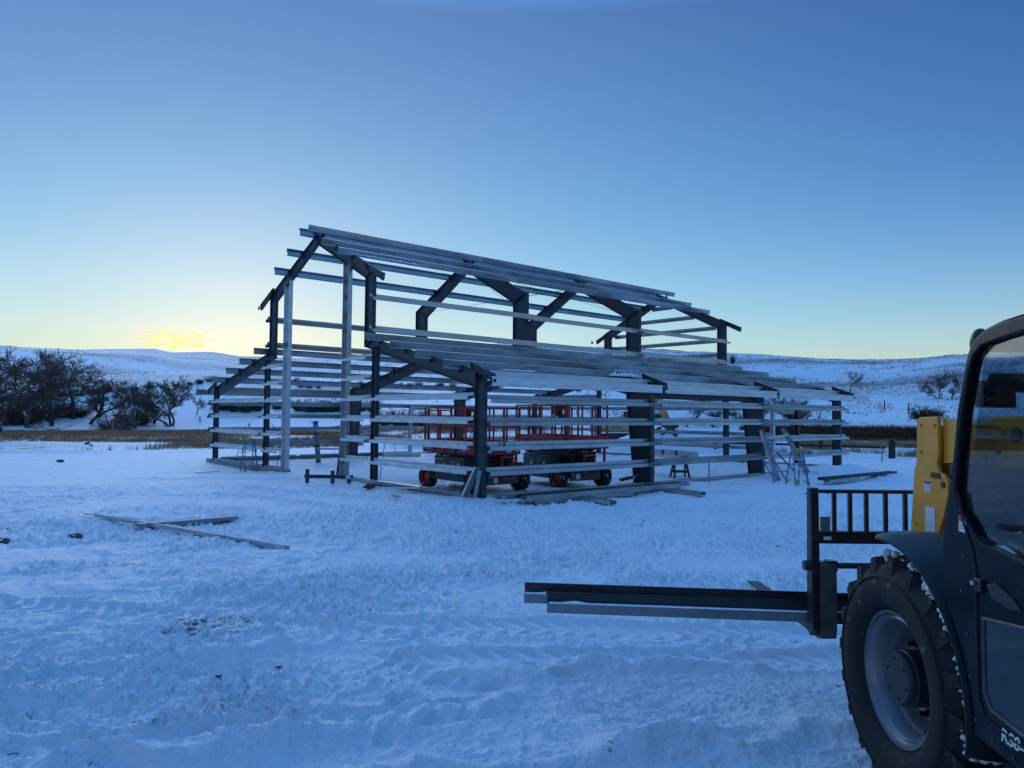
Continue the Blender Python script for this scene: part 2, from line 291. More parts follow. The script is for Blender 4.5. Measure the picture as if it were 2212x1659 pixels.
        z = z + kk * rough * (ridge(wx * 2.6, wy * 4.2, 15, 3, .6) ** 2 - .4) * .065
        z = z + kk * rough * (fbm(x * 9, y * 12, 21, 3) - .5) * .045
        z = z + kk * rough * (1 - sst(18, 30, r)) * ((ridge(wx * 6.5, wy * 10.5, 25, 3, .7) ** 3 - .25) * .085 + (fbm(x * 30, y * 34, 27, 2) - .5) * .026)
        # boot prints: small oval dents in wandering lines
        for n_, (ax, ay, bx, by) in enumerate(((-6.5, 6.2, 1.5, 19), (2.2, 7.6, -2.6, 20), (-3.0, 5.2, 2.6, 6.9), (1.9, 9.5, 7.5, 24), (-9.5, 12, -1.5, 19.5), (-.5, 5.2, -1.0, 16))):
            dx, dy = bx - ax, by - ay; LL = math.hypot(dx, dy); ux, uy = dx / LL, dy / LL; t = (x - ax) * ux + (y - ay) * uy; d = (x - ax) * uy - (y - ay) * ux + (fbm(t * .25, t * 0, 170 + n_, 2) - .5) * 1.6
            c = np.floor(t / .36); tt = t - (c + .5) * .36; side = np.where(c % 2 == 0, .11, -.11); q = (tt / .145) ** 2 + ((d - side) / .065) ** 2
            z = z + k * sst(0, .3, t) * sst(LL, LL - .3, t) * (-.055 * np.exp(-q ** 2) + .018 * np.exp(-((np.sqrt(q) - 1.45) / .3) ** 2))
        # wind ripples, left of the middle
        rip = sst(-1.0, -3.5, x) * sst(7.2, 8.5, y) * sst(17, 13, y)
        z = z + rip * (ridge(wx * .55 + y * .1, wy * 2.3, 41, 2) - .5) * .095
        # ploughed berms in the foreground
        def berm(ax, ay, bx, by, w, h, sd):
            dx, dy = bx - ax, by - ay; L2 = dx * dx + dy * dy; t = ((x - ax) * dx + (y - ay) * dy) / L2; d = ((x - ax) * dy - (y - ay) * dx) / math.sqrt(L2)
            d = d + (fbm(t * 7, t * 0 + sd, sd, 3) - .5) * .5
            return h * np.exp(-np.where(d > 0, (d / w) ** 2, (d / (w * 1.5)) ** 2)) * sst(-.1, .12, t) * sst(1.1, .85, t) * (.6 + .8 * fbm(x * 2.5, y * 2.5, sd + 3, 2))
        z = z + berm(-3.2, 4.7, .2, 6.3, .11, .10, 81) + berm(-1.6, 4.4, 2.0, 5.7, .10, .09, 87) + berm(-.8, 6.6, 2.6, 7.0, .14, .08, 91) + berm(-4.6, 6.4, -1.8, 7.6, .12, .09, 95) + berm(-5.5, 5.2, -3.0, 6.6, .15, .09, 97) + berm(.6, 5.1, 3.0, 5.8, .10, .08, 99)
    return z
def tz(x, y, fine=False): return float(terrain(np.array([x]), np.array([y]), fine)[0])
def ray(px, py):
    dx, dy = px - 1106, py - 829.5; c, s = math.cos(ROLL), math.sin(ROLL)
    X = (c * dx + s * dy) / FPX; U = (s * dx - c * dy) / FPX
    return Vector((X, math.cos(PITCH) - U * math.sin(PITCH), math.sin(PITCH) + U * math.cos(PITCH)))
def hit(px, py, r0=4, r1=600):
    """where the line of sight through a point of the photograph meets the ground"""
    d = ray(px, py); h = math.hypot(d.x, d.y); rs = np.exp(np.linspace(math.log(r0), math.log(r1), 1500)); t = rs / h
    zz = terrain(d.x * t, d.y * t, False); ok = np.nonzero(CAMZ + d.z * t < zz)[0]
    k = t[ok[0]] if len(ok) else t[-1]
    return Vector((d.x * k, d.y * k, tz(d.x * k, d.y * k)))
DIRTS = [(-3.3, 8.35, .75, .26, .80), (-3.2, 7.95, .6, .12, .80), (-2.55, 8.1, .28, .12, .9), (-4.0, 8.5, .3, .1, .7), (-2.0, 8.6, .3, .1, .6), (1.0, 8.1, 1.0, .25, .45), (2.6, 7.8, 1.2, .3, .55), (4.6, 7.7, 1.2, .3, .5), (-3.9, 6.2, .5, .2, .5), (-2.7, 5.7, .5, .12, .6), (-4.3, 5.6, .6, .2, .5), (1.7, 9.6, .5, .15, .7), (.2, 12.0, .6, .12, .6), (2.6, 12.5, .8, .12, .5), (1.6, 17.2, .8, .15, .65), (3.2, 16.5, .7, .15, .5), (-3.0, 22.0, 1.4, .5, .8), (-4.0, 23.4, 1.2, .6, .9), (-5.0, 25.2, 1.2, .5, .55), (-9.5, 28.6, 2.6, .7, .8), (-13.0, 32.4, 2.0, .7, .6), (-11.4, 31.0, 2.2, .6, .9), (2.6, 23.3, 1.8, .5, .8), (.6, 22.8, 1.2, .5, .9), (6.5, 22.6, 2.0, .5, .5), (7.5, 25.7, 1.4, .4, .75), (-1.2, 21.6, 1.4, .4, .8), (3.4, 20.2, 2.2, .3, .55), (10.5, 26.4, 1.2, .3, .6), (-15.0, 26.0, 2.5, .4, .45), (-7.0, 19.8, 2.0, .35, .4), (-25, 44, 7, 1.2, .35)]
def dirt(x, y):
    r = np.hypot(x, y); a = np.zeros_like(x)
    for cx, cy, rx, ry, h in DIRTS:
        a = np.maximum(a, h * np.exp(-(((x - cx) / rx) ** 2 + ((y - cy) / ry) ** 2)))
    sp = sst(.80, .90, fbm(x * 4.1, y * 6.5, 121, 3)) * .8 + sst(.70, .78, fbm(x * .5, y * .9, 127, 2)) * .45
    near = 1 - sst(55, 75, r)
    az = np.arctan2(x, y)
    band = sst(46, 60, r) * (1 - sst(100, 135, r)) * (.35 + .65 * fbm(x / 7, y / 7, 131, 3)) * 1.0
    far = sst(120, 170, r) * (.64 + 1.5 * (fbm(x / 60, y / 14, 141, 4) - .5))
    return np.clip(np.maximum(a, sp * near) + band * .9 + far, 0, 1)
# ------------------------------------------------------------------ snow material and ground sheets
def snowm():
    m = bpy.data.materials.new('snow'); m.use_nodes = True; nt = m.node_tree; N = nt.nodes; L = nt.links; b = N['Principled BSDF']
    b.inputs['Roughness'].default_value = .52; b.inputs['Specular IOR Level'].default_value = .55
    g = N.new('ShaderNodeNewGeometry'); at = N.new('ShaderNodeAttribute'); at.attribute_name = 'dirt'
    n1 = N.new('ShaderNodeTexNoise'); n1.inputs['Scale'].default_value = 26; n1.inputs['Detail'].default_value = 8; n1.inputs['Roughness'].default_value = .7; L.new(g.outputs['Position'], n1.inputs['Vector'])
    n2 = N.new('ShaderNodeTexNoise'); n2.inputs['Scale'].default_value = .9; n2.inputs['Detail'].default_value = 8; n2.inputs['Roughness'].default_value = .72; L.new(g.outputs['Position'], n2.inputs['Vector'])
    av = N.new('ShaderNodeMath'); av.operation = 'ADD'; n1x = N.new('ShaderNodeMath'); n1x.operation = 'MULTIPLY_ADD'; n1x.inputs[1].default_value = 1.7; n1x.inputs[2].default_value = -.35; L.new(n1.outputs['Fac'], n1x.inputs[0]); L.new(n1x.outputs[0], av.inputs[0]); L.new(n2.outputs['Fac'], av.inputs[1])
    th = N.new('ShaderNodeMath'); th.operation = 'MULTIPLY_ADD'; th.inputs[1].default_value = .50; L.new(at.outputs['Fac'], th.inputs[0]); L.new(av.outputs[0], th.inputs[2])
    mr = N.new('ShaderNodeMapRange'); mr.inputs[1].default_value = 1.34; mr.inputs[2].default_value = 1.50; L.new(th.outputs[0], mr.inputs[0])
    cl = N.new('ShaderNodeMix'); cl.data_type = 'RGBA'; L.new(n2.outputs['Fac'], cl.inputs[0]); cl.inputs[6].default_value = (.76, .79, .83, 1); cl.inputs[7].default_value = (.86, .89, .92, 1)
    dr = N.new('ShaderNodeMix'); dr.data_type = 'RGBA'; L.new(n1.outputs['Fac'], dr.inputs[0]); dr.inputs[6].default_value = (.05, .042, .034, 1); dr.inputs[7].default_value = (.24, .21, .16, 1)
    mx = N.new('ShaderNodeMix'); mx.data_type = 'RGBA'; L.new(mr.outputs[0], mx.inputs[0]); L.new(cl.outputs[2], mx.inputs[6]); L.new(dr.outputs[2], mx.inputs[7]); L.new(mx.outputs[2], b.inputs['Base Color'])
    n3 = N.new('ShaderNodeTexNoise'); n3.inputs['Scale'].default_value = 22; n3.inputs['Detail'].default_value = 6; n3.inputs['Roughness'].default_value = .65; L.new(g.outputs['Position'], n3.inputs['Vector'])
    bp = N.new('ShaderNodeBump'); bp.inputs['Strength'].default_value = 1.0; bp.inputs['Distance'].default_value = .04; L.new(n3.outputs['Fac'], bp.inputs['Height'])
    n4 = N.new('ShaderNodeTexNoise'); n4.inputs['Scale'].default_value = .8; n4.inputs['Detail'].default_value = 6; L.new(g.outputs['Position'], n4.inputs['Vector'])
    bp2 = N.new('ShaderNodeBump'); bp2.inputs['Strength'].default_value = .5; bp2.inputs['Distance'].default_value = .25; L.new(n4.outputs['Fac'], bp2.inputs['Height']); L.new(bp.outputs[0], bp2.inputs['Normal'])
    L.new(bp2.outputs[0], b.inputs['Normal']); return m
SNOW = snowm()
SNOWC = mat('snow_clean', (.78, .81, .85), .75, spec=.15, bump=.5, bscale=12)
def polar(rs, azs, name, closed_center=False):
    R, A = np.meshgrid(rs, azs, indexing='ij'); X = R * np.sin(A); Y = R * np.cos(A); Z = terrain(X, Y); D = dirt(X, Y)
    nr, na = R.shape; V = np.stack([X, Y, Z], -1).reshape(-1, 3); D = D.reshape(-1)
    i, j = np.meshgrid(np.arange(nr - 1), np.arange(na), indexing='ij'); j2 = (j + 1) % na
    F = np.stack([i * na + j, (i + 1) * na + j, (i + 1) * na + j2, i * na + j2], -1).reshape(-1, 4)
    nV = len(V); me = bpy.data.meshes.new(name)
    extra = 0
    if closed_center:
        V = np.vstack([V, [[0, 0, tz(0, 0)]]]); D = np.append(D, 0); jj = np.arange(na); T = np.stack([np.full(na, nV), jj, (jj + 1) % na], -1)
        loops = np.concatenate([F.reshape(-1), T.reshape(-1)]); starts = np.concatenate([np.arange(len(F)) * 4, len(F) * 4 + np.arange(len(T)) * 3])
    else: loops = F.reshape(-1); starts = np.arange(len(F)) * 4
    me.vertices.add(len(V)); me.vertices.foreach_set('co', V.astype(np.float32).reshape(-1)); me.loops.add(len(loops)); me.loops.foreach_set('vertex_index', loops.astype(np.int32)); me.polygons.add(len(starts)); me.polygons.foreach_set('loop_start', starts.astype(np.int32))
    me.update(calc_edges=True); me.validate(); me.shade_smooth()
    a = me.attributes.new('dirt', 'FLOAT', 'POINT'); a.data.foreach_set('value', D.astype(np.float32))
    me.materials.append(SNOW); o = bpy.data.objects.new(name, me); COL.objects.link(o); return o
front = np.arange(-.80, .80, .0019); back = np.linspace(.80, 2 * math.pi - .80, 90)
AZ = np.concatenate([front, back[:-1]])
near_r = np.concatenate([np.exp(np.arange(math.log(1.5), math.log(3.8), .05)), np.exp(np.arange(math.log(3.8), math.log(11), .0029)), np.exp(np.arange(math.log(11), math.log(30), .0050)), np.exp(np.arange(math.log(30), math.log(64), .009))])
near_r[-1] = 64.0
far_r = np.concatenate([[64.0], np.exp(np.arange(math.log(64.7), math.log(620), .011))])
g0 = polar(near_r, AZ, 'ground', True); tag(g0, 'trampled bluish snow covering the building site', kind='structure')
azf = np.concatenate([np.arange(-.80, .80, .0032), np.linspace(.80, 2 * math.pi - .80, 90)[:-1]])
g1 = polar(far_r, azf, 'hills'); tag(g1, 'low snow covered hills behind the site', kind='structure')
# ------------------------------------------------------------------ steel building frame
FR = empty('steel_building_frame', (BO[0], BO[1], 0), math.pi / 2 - BYAW, 'unfinished steel barn frame with raised middle aisle, dark frames and galvanised purlins and girts', 'building frame')
S4 = [0, 7.24, 14.4, 21.15]; WC = 10.22
def E3(s, g, z): return (s, g, z)
def gz(mb, poly, s0, s1): mb.ext(poly, (0, 0, 0), (0, 1, 0), (0, 0, 1), (1, 0, 0), s0, s1)
def imember(q, s, wf=.15, tf=.014, tw=.010, ends=(1, 1)):
    mb = MB(); o0, o1, i1, i0 = [Vector(p) for p in q]
    gz(mb, [o0, o1, i1, i0], s - tw / 2, s + tw / 2)
    for a, b, c in ((o0, o1, i0), (i0, i1, o0)):
        d = (b - a).normalized(); n = Vector((-d.y, d.x)); n = n if n.dot(c - a) < 0 else -n
        gz(mb, [a, b, b + n * tf, a + n * tf], s - wf / 2, s + wf / 2)
    for k, (a, b, c) in enumerate(((o0, i0, o1), (o1, i1, o0))):
        if not ends[k]: continue
        d = (b - a).normalized(); n = Vector((-d.y, d.x)); n = n if n.dot(c - a) < 0 else -n; e = .02 if ends[k] == 1 else 0
        gz(mb, [a - d * e, b + d * e, b + d * e + n * .016, a - d * e + n * .016], s - wf / 2 - .004, s + wf / 2 + .004)
        if ends[k] == 1:
            for q2 in (.25, .75):
                for sx in (-.04, .04):
                    p = a + (b - a) * q2; mb.tube([(s + sx, *(p + n * .014)), (s + sx, *(p + n * .032))], .012, 6)
    return mb
def mir(q): return [(2 * WC - p[0], p[1]) for p in q]
RF = 'rafter'; 
for i, s in enumerate(S4):
    end = i in (0, 3)
    wf = .15 if end else .2
    gi = 6.46 if end else 6.98; go = 5.98 if end else 6.24
    leg = [(go, 4.62 + .2), (go, 7.24), (gi, 6.96), (gi, 4.60)]
    raft = [(go + .02, 7.255), (WC, 9.16), (WC, 8.78), (gi + .02, 6.97)] if end else [(go + .02, 7.24), (WC, 9.16), (WC, 8.70), (gi + .02, 6.93)]
    lt = [(.02, 3.47), (5.95, 4.80), (6.44, 4.575), (.30, 3.06)] if end else [(.02, 3.47), (6.22, 4.84), (6.96, 4.50), (.92, 3.06)]
    col = [(-.09, 0), (-.09, 3.46), (.26, 3.46), (.26, 0)] if end else [(-.17 if i == 1 else -.1, 0), (-.17 if i == 1 else -.1, 3.44), (.90 if i == 1 else .8, 3.06), (.55 if i == 1 else .5, 0)]
    for mi in (0, 1):
        f = mir if mi else (lambda q: q)
        shift = .25 if mi else 0
        colq = [(p[0] + (.42 if mi and end else .1 if mi else 0), p[1]) for p in f(col)]
        ltq = f(lt)
        if mi: ltq = [(ltq[0][0] + .4, ltq[0][1] + .0), ltq[1], ltq[2], (ltq[3][0] + .4, ltq[3][1])]
        oc = imember(colq, s, wf, ends=(1, 2)).build('column', STEEL, FR)
        pl = MB(); cx = (colq[0][0] + colq[3][0]) / 2; pl.bb(s - wf / 2 - .05, s + wf / 2 + .05, cx - abs(colq[0][0] - colq[3][0]) / 2 - .05, cx + abs(colq[0][0] - colq[3][0]) / 2 + .05, -.015, .006); pl.build('base_plate', STEEL, oc)
        imember(f(leg), s, wf).build('clerestory_column', STEEL, FR)
        r_ = imember(f(raft), s, wf).build('rafter', STEEL, FR)
        l_ = imember(ltq, s, wf).build('lean_to_rafter', STEEL_SNOWY if (mi and i == 0) else STEEL, FR)
        # outriggers at the eaves
        if mi == 0 or True:
            # upper outrigger only on end frames
            if end:
                a = f([(6.42, 7.50), (5.16, 6.93), (5.22, 6.72), (6.10, 7.14)]); ob = imember(a, s - .13 if i == 0 else s + .13, .09, .01, .008, (1, 1)); 
                b_ = f([(5.16, 6.86), (4.99, 6.88), (4.99, 6.73), (5.18, 6.72)]); ob.ext([(p[0], p[1]) for p in b_], (0, 0, 0), (0, 1, 0), (0, 0, 1), (1, 0, 0), s - .2, s - .19 + .0); ob.build('eave_outrigger', STEEL, FR)
            c = f([(.35, 3.74), (-.62, 3.40), (-.66, 3.18), (.30, 3.56)]); c = [(p[0] + (.4 if mi else 0), p[1]) for p in c]
            imember(c, s - .14 if i == 0 else s + .14, .09, .01, .008, (1, 1)).build('eave_outrigger', STEEL, FR)
# Z and C sections
def zsec(h, f, lip, sgn=1, t=.006): return thick([(-f * sgn + lip * .5 * sgn, -h / 2 + lip), (-f * sgn, -h / 2 + .0), (0, -h / 2), (0, h / 2), (f * sgn, h / 2), (f * sgn - lip * .5 * sgn, h / 2 - lip)], t)
def csec(h, f, lip, t=.006): return thick([(f, -h / 2 + lip), (f, -h / 2), (0, -h / 2), (0, h / 2), (f, h / 2), (f, h / 2 - lip)], t)
def roofpurlin(g, zt, zb, slope, s0, s1, m, fl=.075, off=0):
    """web square to the roof slope, built along the frame"""
    up = Vector((-slope, 1)).normalized(); dn = Vector((up.y, -up.x)) * (-1 if slope > 0 else 1)
    h = (zt - zb) * .98; c = Vector((g, (zt + zb) / 2)) + dn * off
    mb = MB(); O = (0, c.x, c.y); U = (0, dn.x, dn.y); V = (0, up.x, up.y)
    sec = thick([(.06, -h / 2 + .018), (.075, -h / 2), (0, -h / 2), (0, h / 2), (-fl, h / 2), (-fl, h / 2 - .018)], .006)
    mb.ext(sec, O, U, V, (1, 0, 0), s0, s1)
    return mb
random.seed(3)
RP = [(9.75, 9.33, 9.12, .46), (8.61, 8.62, 8.41, .46), (7.40, 8.09, 7.88, .46)]
RL = [(10.48, 9.32, 9.06, -.46), (11.58, 8.71, 8.46, -.46), (12.75, 8.14, 7.88, -.46)]
LR = [(5.40, 4.93, 4.71, .22), (3.89, 4.56, 4.35, .22), (2.43, 4.19, 3.96, .22), (.98, 3.83, 3.60, .22)]
LL = [(14.69, 4.99, 4.75, -.21), (16.27, 4.63, 4.39, -.21), (17.86, 4.28, 4.03, -.21), (19.48, 3.91, 3.66, -.21)]
for grp, name in ((RP, 'roof_purlin'), (RL, 'roof_purlin'), (LR, 'lean_to_purlin'), (LL, 'lean_to_purlin')):
    for gi_, (g, zt, zb, sl) in enumerate(grp):
        s1l = 21.8; j1, j2 = 7.75 + random.uniform(-.12, .12), 14.85 + random.uniform(-.12, .12)
        if grp is RL: s1l = 21.5
        ms = [GALV_D, GALV, GALV_D] if grp is LR else [GALV, GALV_D, GALV] if grp is RP else [GALV_D, GALV_D, GALV_D]
        for k, (a, b) in enumerate(((-.65, j1), (j1 - .9, j2), (j2 - .9, s1l))):
            po = roofpurlin(g, zt, zb, sl, a, b, None, off=(-.009 if k == 1 else 0)).build(name, ms[k], FR)
            for s in (S4 if k == 2 else S4[:3]):
                if a <= s < b and not (k and s < a + .9):
                    cb = MB(); up = Vector((-sl, 1)).normalized(); dn = Vector((up.y, -up.x)) * (-1 if sl > 0 else 1)
                    cb.ext([(-.014, -.24), (-.014, .10), (-.022, .10), (-.022, -.24)], (0, g, (zt + zb) / 2), (0, dn.x, dn.y), (0, up.x, up.y), (1, 0, 0), s - .085, s + .085)
                    for bs in (-.04, .04):
                        for bz in (-.05, .05):
                            p = Vector((g, (zt + zb) / 2)) + up * bz; q_ = p + dn * .018; p = p - dn * .012; cb.tube([(s + bs, *p), (s + bs, *q_)], .011, 6)
                    cb.build('purlin_clip', STEEL, po)
# snow lying on the lower flange of the third purlin and on the lean-to roof steel
sb = MB()
def snowstrip(mb, s0, s1, g, z, w, h, n, seed):
    """ragged crust of snow resting against the web"""
    rnd = random.Random(seed); K = n * 5; vs = []; q = 0
    for k in range(K + 1):
        t = k / K; q = .6 * q + .4 * rnd.random(); e = min(1, t * 6, (1 - t) * 6); hh = h * e * (.25 + 1.1 * q); s = s0 + (s1 - s0) * t
        for a, b_ in ((-w * .9, 0), (-w * .8 - .01, hh * .5), (-w * .4, hh), (w * .1, hh * .9), (w * .3, 0)): vs.append((s, g + a, z + b_))
    mb.add(vs, [(k * 5 + i, (k + 1) * 5 + i, (k + 1) * 5 + i + 1, k * 5 + i + 1) for k in range(K) for i in range(4)])
for a in ((-.5, 3.2, 7.34, 7.90, .05, .06, 30, 1), (6.2, 7.9, .93, 3.66, .08, .13, 16, 2), (1.2, 3.0, .93, 3.62, .06, .05, 14, 3), (8.0, 9.8, 2.4, 3.98, .04, .04, 12, 4)):
    sb = MB(); snowstrip(sb, *a); sb.build('clinging_snow', SNOWC, FR, smooth=True)
# eave struts (C) and outer eave channels
def alongs(name, poly, g, z, s0, s1, m): 
    mb = MB(); mb.ext(poly, (0, g, z), (0, 1, 0), (0, 0, 1), (1, 0, 0), s0, s1); return mb.build(name, m, FR)
for k, (a, b) in enumerate(((.12, 7.2), (7.24, 14.36), (14.4, 21.2))):
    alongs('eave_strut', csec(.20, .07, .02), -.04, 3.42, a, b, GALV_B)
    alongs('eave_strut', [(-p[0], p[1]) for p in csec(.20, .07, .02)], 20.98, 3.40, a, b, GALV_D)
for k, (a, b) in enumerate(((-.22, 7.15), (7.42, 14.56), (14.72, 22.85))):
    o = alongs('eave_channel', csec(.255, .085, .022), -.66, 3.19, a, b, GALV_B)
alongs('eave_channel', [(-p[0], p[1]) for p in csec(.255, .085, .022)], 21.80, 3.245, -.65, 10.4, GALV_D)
for s in (7.285, 14.64):
    mb = MB(); mb.bb(s - .06, s + .06, -.655, -.645, 3.02, 3.36); mb.bb(s - .01, s + .01, -.64, -.56, 3.04, 3.34); mb.build('splice_plate', STEEL, FR)
# side wall girts: webs lie flat, outer flange down, inner flange up
GZ = [.70, 1.40, 2.08, 2.71]
ZG = [.71, 1.41, 2.11, 2.80]
def girt_s(g, z, s0, s1, out=-1, m=GALV):
    mb = MB(); w = .21
    pts = [(out * (w - .018), -.098), (out * w, -.100), (out * w, 0), (0, .035), (0, .125), (out * .018, .122)]
    mb.ext(thick(pts, .006), (0, g, z), (0, 1, 0), (0, 0, 1), (1, 0, 0), s0, s1); return mb.build('wall_girt', m, FR)
random.seed(11)
for z in GZ:
    for k, (a, b) in enumerate(((.03, 7.6), (6.85 + random.uniform(-.1, .1), 14.9), (14.0, 21.55))):
        girt_s(-.10, z + (.004 if k == 1 else 0), a, b, -1, (GALV_D, GALV, GALV_D)[k] if z > 1.5 else (GALV, GALV_D, GALV)[k])
for z in GZ:      # far wall, interrupted by a doorway
    segs = [(-.3, 7.5), (6.9, 11.4), (12.75, 14.8), (14.0, 21.4)] if z < 2.5 else [(-.3, 7.5), (6.9, 14.8), (14.0, 21.4)]
    if z < 2: segs[0] = (-.3, 7.5)
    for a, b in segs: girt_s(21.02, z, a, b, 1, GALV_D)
for z in (5.14, 6.22):
    for k, (a, b) in enumerate(((-.17, 7.6), (6.9, 14.8), (14.1, 21.25))):
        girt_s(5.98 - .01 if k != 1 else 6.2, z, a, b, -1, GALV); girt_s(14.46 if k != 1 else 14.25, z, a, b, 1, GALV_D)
# gable girts
def girt_g(s, z, g0, g1, out=-1, m=GALV_B):
    mb = MB(); w = .21
    pts = [(out * (w - .018), -.090), (out * w, -.092), (out * w, 0), (0, .015), (0, .10), (out * .018, .098)]
    mb.ext(thick(pts, .006), (s, 0, z), (1, 0, 0), (0, 0, 1), (0, 1, 0), g0, g1); return mb.build('gable_girt', m, FR)
def post(s, g, z1, w, d, m, name='gable_post', z0=0):
    mb = MB(); mb.ext(thick([(-d / 2, w * .5 - .02), (-d / 2, w / 2), (d / 2, w / 2), (d / 2, -w / 2), (-d / 2, -w / 2), (-d / 2, -w / 2 + .02)], .008), (s, g, 0), (1, 0, 0), (0, 1, 0), (0, 0, 1), z0, z1); return mb.build(name, m, FR)
def ipost(s, g, z1, w, wf, name='gable_post', ztilt=0):
    return imember([(g - w / 2, 0), (g - w / 2, z1 - ztilt), (g + w / 2, z1 + ztilt), (g + w / 2, 0)], s, wf, .012, .009, (1, 1)).build(name, STEEL, FR)
ipost(-.02, 5.76, 4.52, .26, .14, ztilt=.0); ipost(-.02, 14.69, 4.52, .30, .14)
pr = post(-.06, 7.74, 7.66, .42, .14, GALV); pl = post(-.06, 12.68, 7.66, .50, .14, GALV_B)
for pz in (7.02, 6.42, 5.80, 5.24):
    mb = MB(); mb.bb(-.145, -.135, 7.60, 7.82, pz - .06, pz + .06); mb.build('girt_clip', STEEL, pr)
for pz in (7.55, 5.05):
    mb = MB(); mb.bb(-.145, -.135, 12.45, 12.90, pz - .07, pz + .07); mb.build('girt_clip', STEEL, pl)
for z in ZG:
    girt_g(-.10, z, .30, 5.62, -1); girt_g(-.10, z, 14.9, 20.70, -1)
for z in ZG + [3.50, 4.20]:
    girt_g(-.12, z, 5.94, 7.56, -1); girt_g(-.12, z, 12.86, 14.5, -1)
# rear gable
sR = 21.32
ipost(sR - .1, 6.02, 4.5, .26, .14); ipost(sR - .1, 15.0, 4.5, .26, .14)
post(sR - .06, 3.38, 2.62, .17, .14, GALV_B, 'door_jamb'); post(sR - .06, 2.10, 2.62, .19, .14, STEEL, 'door_jamb'); girt_g(sR, 2.54, 2.2, 3.3, 1, GALV)
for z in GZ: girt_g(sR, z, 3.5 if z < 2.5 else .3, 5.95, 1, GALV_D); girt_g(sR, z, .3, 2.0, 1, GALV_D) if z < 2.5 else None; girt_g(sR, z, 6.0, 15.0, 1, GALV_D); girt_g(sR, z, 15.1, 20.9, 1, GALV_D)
girt_g(sR, 3.47, 15.1, 18.7, 1, GALV_D); girt_g(sR, 3.47, 2.0, 5.9, 1, GALV_D)
girt_g(sR, 8.45, 9.68, 11.15, 1, GALV_D); girt_g(sR, 7.74, 8.2, 12.1, 1, GALV_D); girt_g(sR, 7.04, 6.82, 14.0, 1, GALV_D); girt_g(sR, 6.34, 6.6, 14.41, 1, GALV_D); girt_g(sR, 5.57, 6.6, 14.2, 1, GALV_D)
# doorway in the far wall
post(11.42, 21.05, 2.78, .12, .16, GALV, 'door_jamb'); post(12.72, 21.05, 2.78, .12, .16, GALV, 'door_jamb'); girt_s(21.02, 2.60, 11.5, 12.66, 1, GALV)
# portal beam and rod bracing, middle bay
mb = MB(); mb.bb(7.55, 14.25, .14, .152, 2.90, 3.08); mb.bb(7.55, 14.25, .08, .21, 3.08, 3.092); mb.bb(7.55, 14.25, .08, .21, 2.888, 2.90); mb.build('portal_beam', STEEL, FR)
for a, b in (((7.3, 7.1, 7.15), (14.2, 10.1, 8.75)), ((7.3, 10.1, 8.75), (14.2, 7.1, 7.15)), ((7.3, 13.3, 7.15), (14.2, 10.3, 8.75)), ((7.3, 10.3, 8.75), (14.2, 13.3, 7.15)), ((7.3, 14.6, 4.7), (14.2, 20.0, 3.4)), ((7.3, 20.0, 3.4), (14.2, 14.6, 4.7))):
    mb = MB(); mb.tube([a, b], .008, 5); mb.build('brace_rod', STEEL, FR)
# concrete foundation and base channels
mb = MB(); mb.bb(-.2, .1, 12.45, 21.45, -.6, -.02); mb.bb(-.2, .1, -.3, 7.95, -.6, -.02); mb.bb(.1, 21.4, -.3, .0, -.6, -.022); mb.bb(.1, 21.4, 21.15, 21.45, -.6, -.018); mb.bb(21.1, 21.4, 0, 21.15, -.6, -.024); mb.build('concrete_foundation', CONC, FR)
def basech(x0, x1, y0, y1, m=GALV_D):
    mb = MB()
    if abs(x1 - x0) > abs(y1 - y0): mb.ext(thick([(y0, .07), (y0, 0), (y1, 0), (y1, .07)], .006), (0, 0, -.012), (0, 1, 0), (0, 0, 1), (1, 0, 0), x0, x1)
    else: mb.ext(thick([(x0, .07), (x0, 0), (x1, 0), (x1, .07)], .006), (0, 0, -.012), (1, 0, 0), (0, 0, 1), (0, 1, 0), y0, y1)
    return mb.build('base_channel', m, FR)
basech(-.17, .02, .5, 5.5, GALV); basech(-.17, .02, 6.0, 7.4, GALV); basech(-.17, .02, 13.0, 14.4, GALV_D); basech(-.17, .02, 14.95, 20.4, GALV_D)
for a, b in ((.4, 6.95), (7.5, 14.1), (14.6, 20.9)): basech(a, b, -.24, -.06, GALV)
for a, b in ((.4, 4.3), (4.55, 11.3), (12.9, 20.9)): basech(a, b, 21.0, 21.18, GALV_D)
basech(sR - .1, sR + .08, .5, 5.8, GALV_D); basech(sR - .1, sR + .08, 6.3, 14.8, GALV_D); basech(sR - .1, sR + .08, 15.2, 20.7, GALV_D)
# ------------------------------------------------------------------ loose things on the site
def text(s, size, O, U, V, m, parent, name='lettering', ext=.002, shear=0, xs=1.0, bold=0):
    cu = bpy.data.curves.new('tmp', 'FONT'); cu.body = s; cu.size = size; cu.extrude = ext; cu.shear = shear; cu.offset = bold; cu.resolution_u = 3
    to = bpy.data.objects.new('tmp', cu); COL.objects.link(to); dg = bpy.context.evaluated_depsgraph_get(); me = bpy.data.meshes.new_from_object(to.evaluated_get(dg)); bpy.data.objects.remove(to); bpy.data.curves.remove(cu)
    U = Vector(U).normalized(); V = Vector(V).normalized(); Nn = U.cross(V); M = Matrix(((U.x * xs, V.x, Nn.x, O[0]), (U.y * xs, V.y, Nn.y, O[1]), (U.z * xs, V.z, Nn.z, O[2]), (0, 0, 0, 1))); me.transform(M)
    me.name = name; me.materials.clear(); me.materials.append(m); o = bpy.data.objects.new(name, me); COL.objects.link(o); o.parent = parent; return o
def secbar(mb, a, b, sec, up=(0, 0, 1)):
    """folded section run from a to b; section x = sideways, y = up"""
    a, b = Vector(a), Vector(b); d = (b - a).normalized(); x = d.cross(Vector(up)).normalized(); z = x.cross(d).normalized(); mb.ext(sec, a, x, z, d, 0, (b - a).length); return mb
def gpt(x, y, h=0): return Vector((x, y, tz(x, y) + h))
